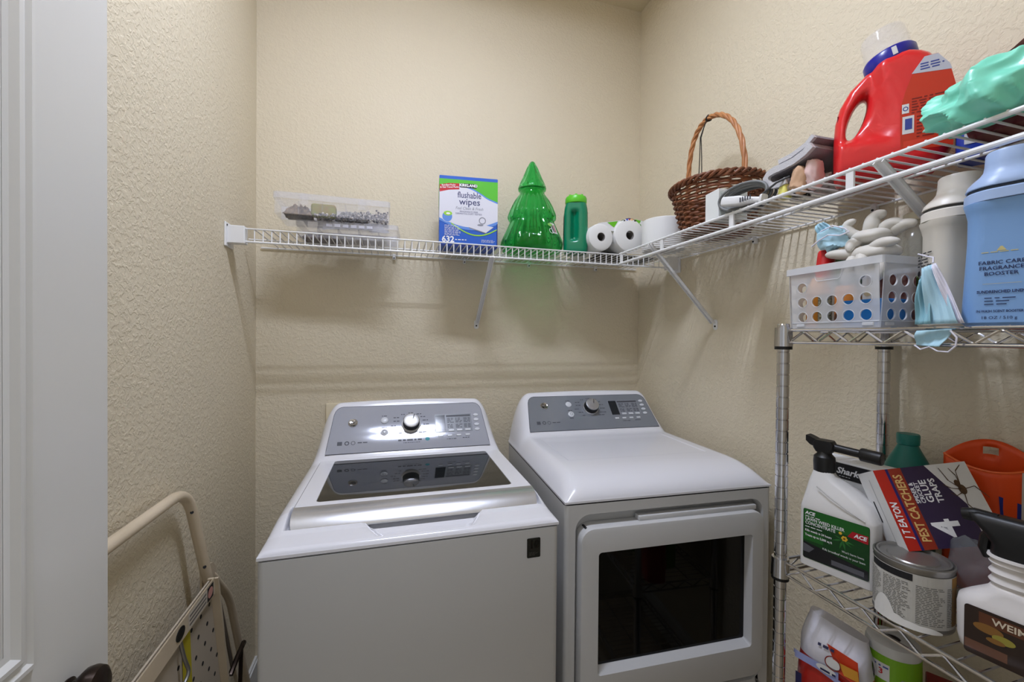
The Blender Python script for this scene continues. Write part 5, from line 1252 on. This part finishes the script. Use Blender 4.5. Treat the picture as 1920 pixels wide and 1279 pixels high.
MB().tube([(-.022, .034, HZ+.036), (-.032, .034, HZ+.020), (-.034, .034, HZ+.002), (-.030, .034, HZ-.012)], [.008, .0075, .007, .005], 10).build('trigger', m_black, wm)
p = Print(front(.0008, 0, 0)); p.poly([(x+.004, z+.042) for x, z in rpoly(.0500, .038, .005)], 0, .0006).rect(-.03, .046, .058, .075, 1, .0009)
p.text('WEIMAN', -.016, .0665, .0140, 2, .0013, bold=.0003, align='LEFT').ell(-.020, .052, .016, .007, 3, .0010).ell(-.004, .044, .012, .006, 4, .0011).ell(-.012, .038, .010, .004, 3, .0012).rect(-.045, .0, .012, .026, 5, .0009).rect(.02, .053, .03, .055, 6, .0009)
p.build('label', [M('umber_label', (46, 32, 24), .35), M('label_bronze', (92, 52, 30), .4), M('label_cream', (214, 200, 176), .5), M('fruit_brown', (132, 92, 40), .5), M('fruit_gold', (150, 140, 56), .5), M('label_tan', (104, 70, 52), .4), M('label_forest', (28, 38, 26), .4)], wm)
# ---------------------------------------------------------------- clear bag and red/white packet tucked behind
o = tag(bag_blob('c', None, .985, .475, ZM+.075, .03, .035, .075, 31.2, .4, 44, 30, 2.3, 1.6, flatb=ZM+.001).build('clear_bag', M('dusky_film', (120, 124, 128), .2, alpha=.45), smooth=60), 'crumpled clear bag between paint can and polish bottle', 'plastic bag')
o = thing('red_white_packet', 'small red and white packet at right of orange pouch', 'packet', (1.10, .435, ZM))
bag_blob('r', None, 1.10, .435, ZM+.09, .03, .030, .09, 41.2, .3, 36, 26, 2.6, 1.2, flatb=ZM+.001).build('packet_body', M('packet_white', (206, 200, 198), .5), o, True, smooth=60)
bag_blob('r', None, 1.10, .435, ZM+.185, .026, .026, .014, 43.2, .2, 28, 16, 2.6, 1.2).build('packet_top', M('packet_red', (176, 30, 34), .45), o, True, smooth=60)

# ================================================================ LOWER SHELF
wp = thing('wipes_pack', 'red and white soft pack with folded top on lower shelf', 'soft pack', (.905, .668, ZB), math.radians(-72))
m_pr = M('pack_red', (176, 34, 26), .35, coat=.3); m_pw = M('pack_white', (208, 206, 214), .35, coat=.3)
def pack(u, v):
    a = 2*PI*u; z = .285*v; k = smooth01((v-.80)/.2)
    hx_, hy_2 = .068*(1+.05*math.sin(v*5))*(1-.18*k), lerp(.042, .016, k)*(1+.08*noise.noise(V((u*9, v*6, 1.))))
    c_, s_ = math.cos(a), math.sin(a); e = 2/3.
    x = hx_*math.copysign(abs(c_)**e, c_); y = .042+hy_2*math.copysign(abs(s_)**e, s_)
    return V((x+.004*noise.noise(V((v*8, u*3, 4.))), y+.012*k, z-.012*k*(x/.068)))
mb = MB().grid(pack, 48, 30); mb.m = [1 if (f % (48))*0+(f//48) > 21 else 0 for f in range(len(mb.f))]; mb.add([pack(i/48, 1) for i in range(48)], [tuple(range(48))], 1)
pk = mb.build('pack_film', [m_pr, m_pw], wp, smooth=60)
p = Print(lambda x, y, h: V((x, -.003-h-.001*math.cos(x*20)+.018*smooth01((y-.228)/.057)*1.4, y)))
p.rect(-.062, .02, .196, .212, 0, .0012, 4).poly([(-.064, .205), (-.064, .214), (.03, .196), (.03, .186)], 0, .0014)
p.poly([(-.005, .256), (.050, .250), (.056, .205), (.02, .214)], 1, .0016).poly([(.02, .235), (.052, .236), (.055, .216), (.03, .214)], 2, .0020).ell(.010, .226, .014, .010, 3, .0022).ring(.010, .226, .0145, .002, 4, .0024).ell(-.002, .206, .018, .008, 3, .0024)
p.rect(-.060, -.048, .10, .165, 5, .0014).text('Sb', -.054, .13, .016, 3, .0020, rot=PI/2).poly([(-.036, .10), (-.024, .155), (-.012, .10)], 2, .0014).rect(.005, .03, .10, .15, 3, .0014).lines(-.02, .02, .246, .252, 1, 5, .0020, seed=4, fill=.8).lines(-.012, .024, .20, .206, 1, 5, .0030, seed=8, fill=.7)
p.build('pack_print', [M('pack_lilac', (150, 158, 206), .4), M('pack_orange_red', (200, 60, 24), .4), M('pack_gold', (212, 150, 50), .4), m_paper, M('pack_brown', (130, 40, 30), .4), M('pack_navy', (30, 30, 74), .4)], wp)
pt = thing('paper_towel_roll', 'paper towel roll in green printed wrap on lower shelf', 'paper roll', (1.025, .622, ZB))
MB().lathe([(.013, 0), (.044, 0), (.0455, .004), (.0455, .272), (.043, .281), (.036, .2845), (.013, .284), (.013, 0)], 40, cap0=False, cap1=False).build('roll', M('towel_film_white', (206, 206, 206), .4, coat=.3), pt)
MB().lathe([(.0128, .002), (.0128, .282), (.0118, .282), (.0118, .002), (.0128, .002)], 20, cap0=False, cap1=False).build('core', M('core_dark', (60, 54, 50), .9), pt)
aT = math.atan2(-.622, -1.025)
p = Print(cylf(0, 0, .0456, aT)); p.rect(-.14, .14, 0.003, .262, 0, .0003, 48).poly([(-.044, .20), (-.030, .215), (-.006, .190), (-.002, .168), (-.03, .175)], 1, .0007).rect(-.032, -.004, .212, .246, 2, .0007, 6).text('3', -.018, .228, .016, 3, .0010, bold=.0005).lines(-.03, -.006, .236, .242, 1, 4, .0010, seed=3, fill=.6).rect(.014, .046, .12, .225, 5, .0007, 6).ring(.030, .205, .012, .0016, 6, .0010).poly([(-.044, .14), (-.02, .15), (.002, .12), (-.04, .11)], 7, .0008)
p.build('wrap_print', [M('lime_wrap', (124, 178, 38), .35), M('leaf_wrap', (36, 130, 50), .35), m_paper, M('wrap_red', (190, 40, 50), .4), M('wrap_blue', (70, 90, 160), .4), M('wrap_grey', (150, 150, 146), .4), m_greyink, M('wrap_pale_blue', (130, 160, 200), .4)], pt)
o = tag(MB().rbox(-.05, .05, -.035, .035, 0, .222, .002, 1).build('red_carton', M('dark_red_carton', (150, 30, 24), .45, var=(30, (110, 20, 18)))), 'dark red carton right of the paper towel roll', 'box'); place(o, (1.075, .535, ZB), math.radians(-60))
o = tag(MB().rbox(-.04, .04, -.02, .02, 0, .185, .004, 2).build('green_carton', M('kelly_green_carton', (34, 140, 40), .45)), 'green carton in front of the dark red carton', 'box'); place(o, (.97, .475, ZB), math.radians(-60))
# ================================================================ STEP STOOL AGAINST THE LEFT WALL
m_bg = M('beige_enamel', (212, 196, 172), .4, var=(8, (200, 184, 158)))
ss = thing('folding_step_stool', 'folded beige metal step stool leaning on the left wall', 'step stool', (-.47, 1.05, 0))
def rc(pts, r, n=6):
    """round the corners of a polyline"""
    P0 = [V(p) for p in pts]; out = [P0[0]]
    for a, b, c in zip(P0, P0[1:], P0[2:]):
        d1 = (a-b).normalized(); d2 = (c-b).normalized(); r_ = min(r, (a-b).length*.49, (c-b).length*.49)
        p0, p1 = b+d1*r_, b+d2*r_
        for k in range(n+1):
            t = k/n; out.append(p0*(1-t)**2+b*2*t*(1-t)+p1*t*t)
    out.append(P0[-1]); return out
TX = -.497
MB().tube(rc([(-.475, .62, .02), (TX, .72, 1.035), (TX, 1.225, 1.032), (-.470, 1.345, .60), (-.462, 1.46, .02)], .075, 8), .0128, 14).build('front_frame', m_bg, ss, True)
MB().tube(rc([(-.500, 1.30, .60), (-.503, 1.365, .752), (-.500, 1.52, .58), (-.500, 1.745, .02)], .06, 6), .0115, 12).build('rear_frame', m_bg, ss, True)
# folded step: flange strip along the top and perforated tread hanging below
sx0 = -.452
st_ = MB(); st_.loft([[(sx0-.002, y, .778), (sx0-.002, y, .742), (sx0+.004, y, .738), (sx0+.004, y, .782)] for y in (.78, 1.262)]); st = st_.build('step_flange', m_bg, ss, True, smooth=0)
tr = MB(); tr.loft([[(x, y, z) for y, z in ((.79, .776), (1.262, .776), (1.335, .45), (.79, .45))] for x in (-.463, -.459)]); t_ = tr.build('step_tread', M('tread_grey_beige', (190, 178, 160), .5), ss, True, smooth=0)
tr = MB(); tr.loft([[(x, y, z) for y, z in ((1.256, .780), (1.264, .780), (1.341, .44), (1.333, .44))] for x in (-.464, -.440)]); tr.build('tread_edge', m_bg, ss, True, smooth=0)
for i in range(6):
    for j in range(4):
        y = 1.255-j*.05+.012*i-(.025 if i % 2 else 0); z = .715-i*.042
        MB().cyl((-.4592, y, z), (-.4583, y, z), .0052, 10).build('tread_hole', m_dark, t_, True)
# flange sticker and oval slot
f_ = flat((sx0+.0041, 1.262, .760), (0, -1, 0), (0, 0, 1)); f_ = lambda x, y, h: V((sx0+.0042+h, 1.262-x, .760+y))
p = Print(f_); p.poly([(.012, -.018), (.150, -.018), (.150, .018), (.012, .018)][::-1], 0, .0003).poly([(.014, -.018), (.05, -.018), (.05, .018), (.014, .018)][::-1], 1, .0006).poly([(.0325+.015*math.cos(a*PI/10), .013*math.sin(a*PI/10)) for a in range(20)][::-1], 2, .0009)
for i in range(3): p.rect(.056, .145, .010-i*.010-.0025, .010-i*.010+.0025, 3, .0006)
p.build('sticker', [M('sticker_ivory', (216, 206, 190), .5), m_ink, M('sticker_pink', (206, 150, 140), .5), M('sticker_text_grey', (120, 112, 106), .6)], ss, True)
MB().tube([(sx0+.003, 1.262-.178-.014*1, .760), (sx0+.006, 1.262-.178, .760)], [.001, .001], 6).build('slot_pin', m_black, ss, True)
MB().prism([(.020*math.cos(a*PI/8), .014*math.sin(a*PI/8)) for a in range(16)], lambda x, y, h: V((sx0+.004+h, 1.075-x, .760+y)), -.001, .0012).build('oval_slot', m_black, ss, True)
for (x, y, z) in ((-.4880, 1.2300, .9695), (-.4775, 1.2765, .8045)): MB().cyl((x, y, z), (x+.0007, y-.0018, z+.0006), .004, 10).build('rivet', m_dark, ss, True)
MB().loft([[(x, y, z) for y, z in ((1.285, .80), (1.36, .775), (1.385, .745), (1.33, .72), (1.29, .74))] for x in (-.493, -.488)]).build('hinge_plate', m_bg, ss, True, smooth=0)
MB().loft([[(x, y, z) for y, z in ((1.375, .70), (1.388, .70), (1.52, .34), (1.505, .34))] for x in (-.489, -.485)]).build('fold_link', M('link_metal', (110, 100, 90), .5, metal=.5), ss, True, smooth=0)
MB().tube([(-.478, 1.46, .37), (-.472, 1.50, .395), (-.472, 1.56, .40), (-.478, 1.58, .385)], .008, 8).build('spring_catch', m_bronze, ss, True)
MB().tube([(-.476, 1.55, .39), (-.470, 1.52, .30), (-.468, 1.50, .22)], .006, 8).build('catch_rod', m_bronze, ss, True)
yl = tag(MB().loft([[(x, y, z) for y, z in ((1.105, .735), (1.140, .735), (1.165, .45), (1.120, .45))] for x in (-.4575, -.456)]).build('yellow_strap', M('yellow_green_tape', (190, 176, 40), .6), smooth=0), 'yellow green strap hanging behind the step stool flange', 'strap')
hk = tag(MB().tube(rc([(-.452, 1.085, .735), (-.446, 1.09, .69), (-.440, 1.10, .655), (-.444, 1.075, .640), (-.448, 1.06, .655)], .02, 5), [.0022]*19+[.0022]*50 if False else .004, 8).build('steel_hook', M('dull_steel', (130, 128, 124), .4, metal=.7)), 'dull steel hook hanging beside the yellow strap', 'hook')
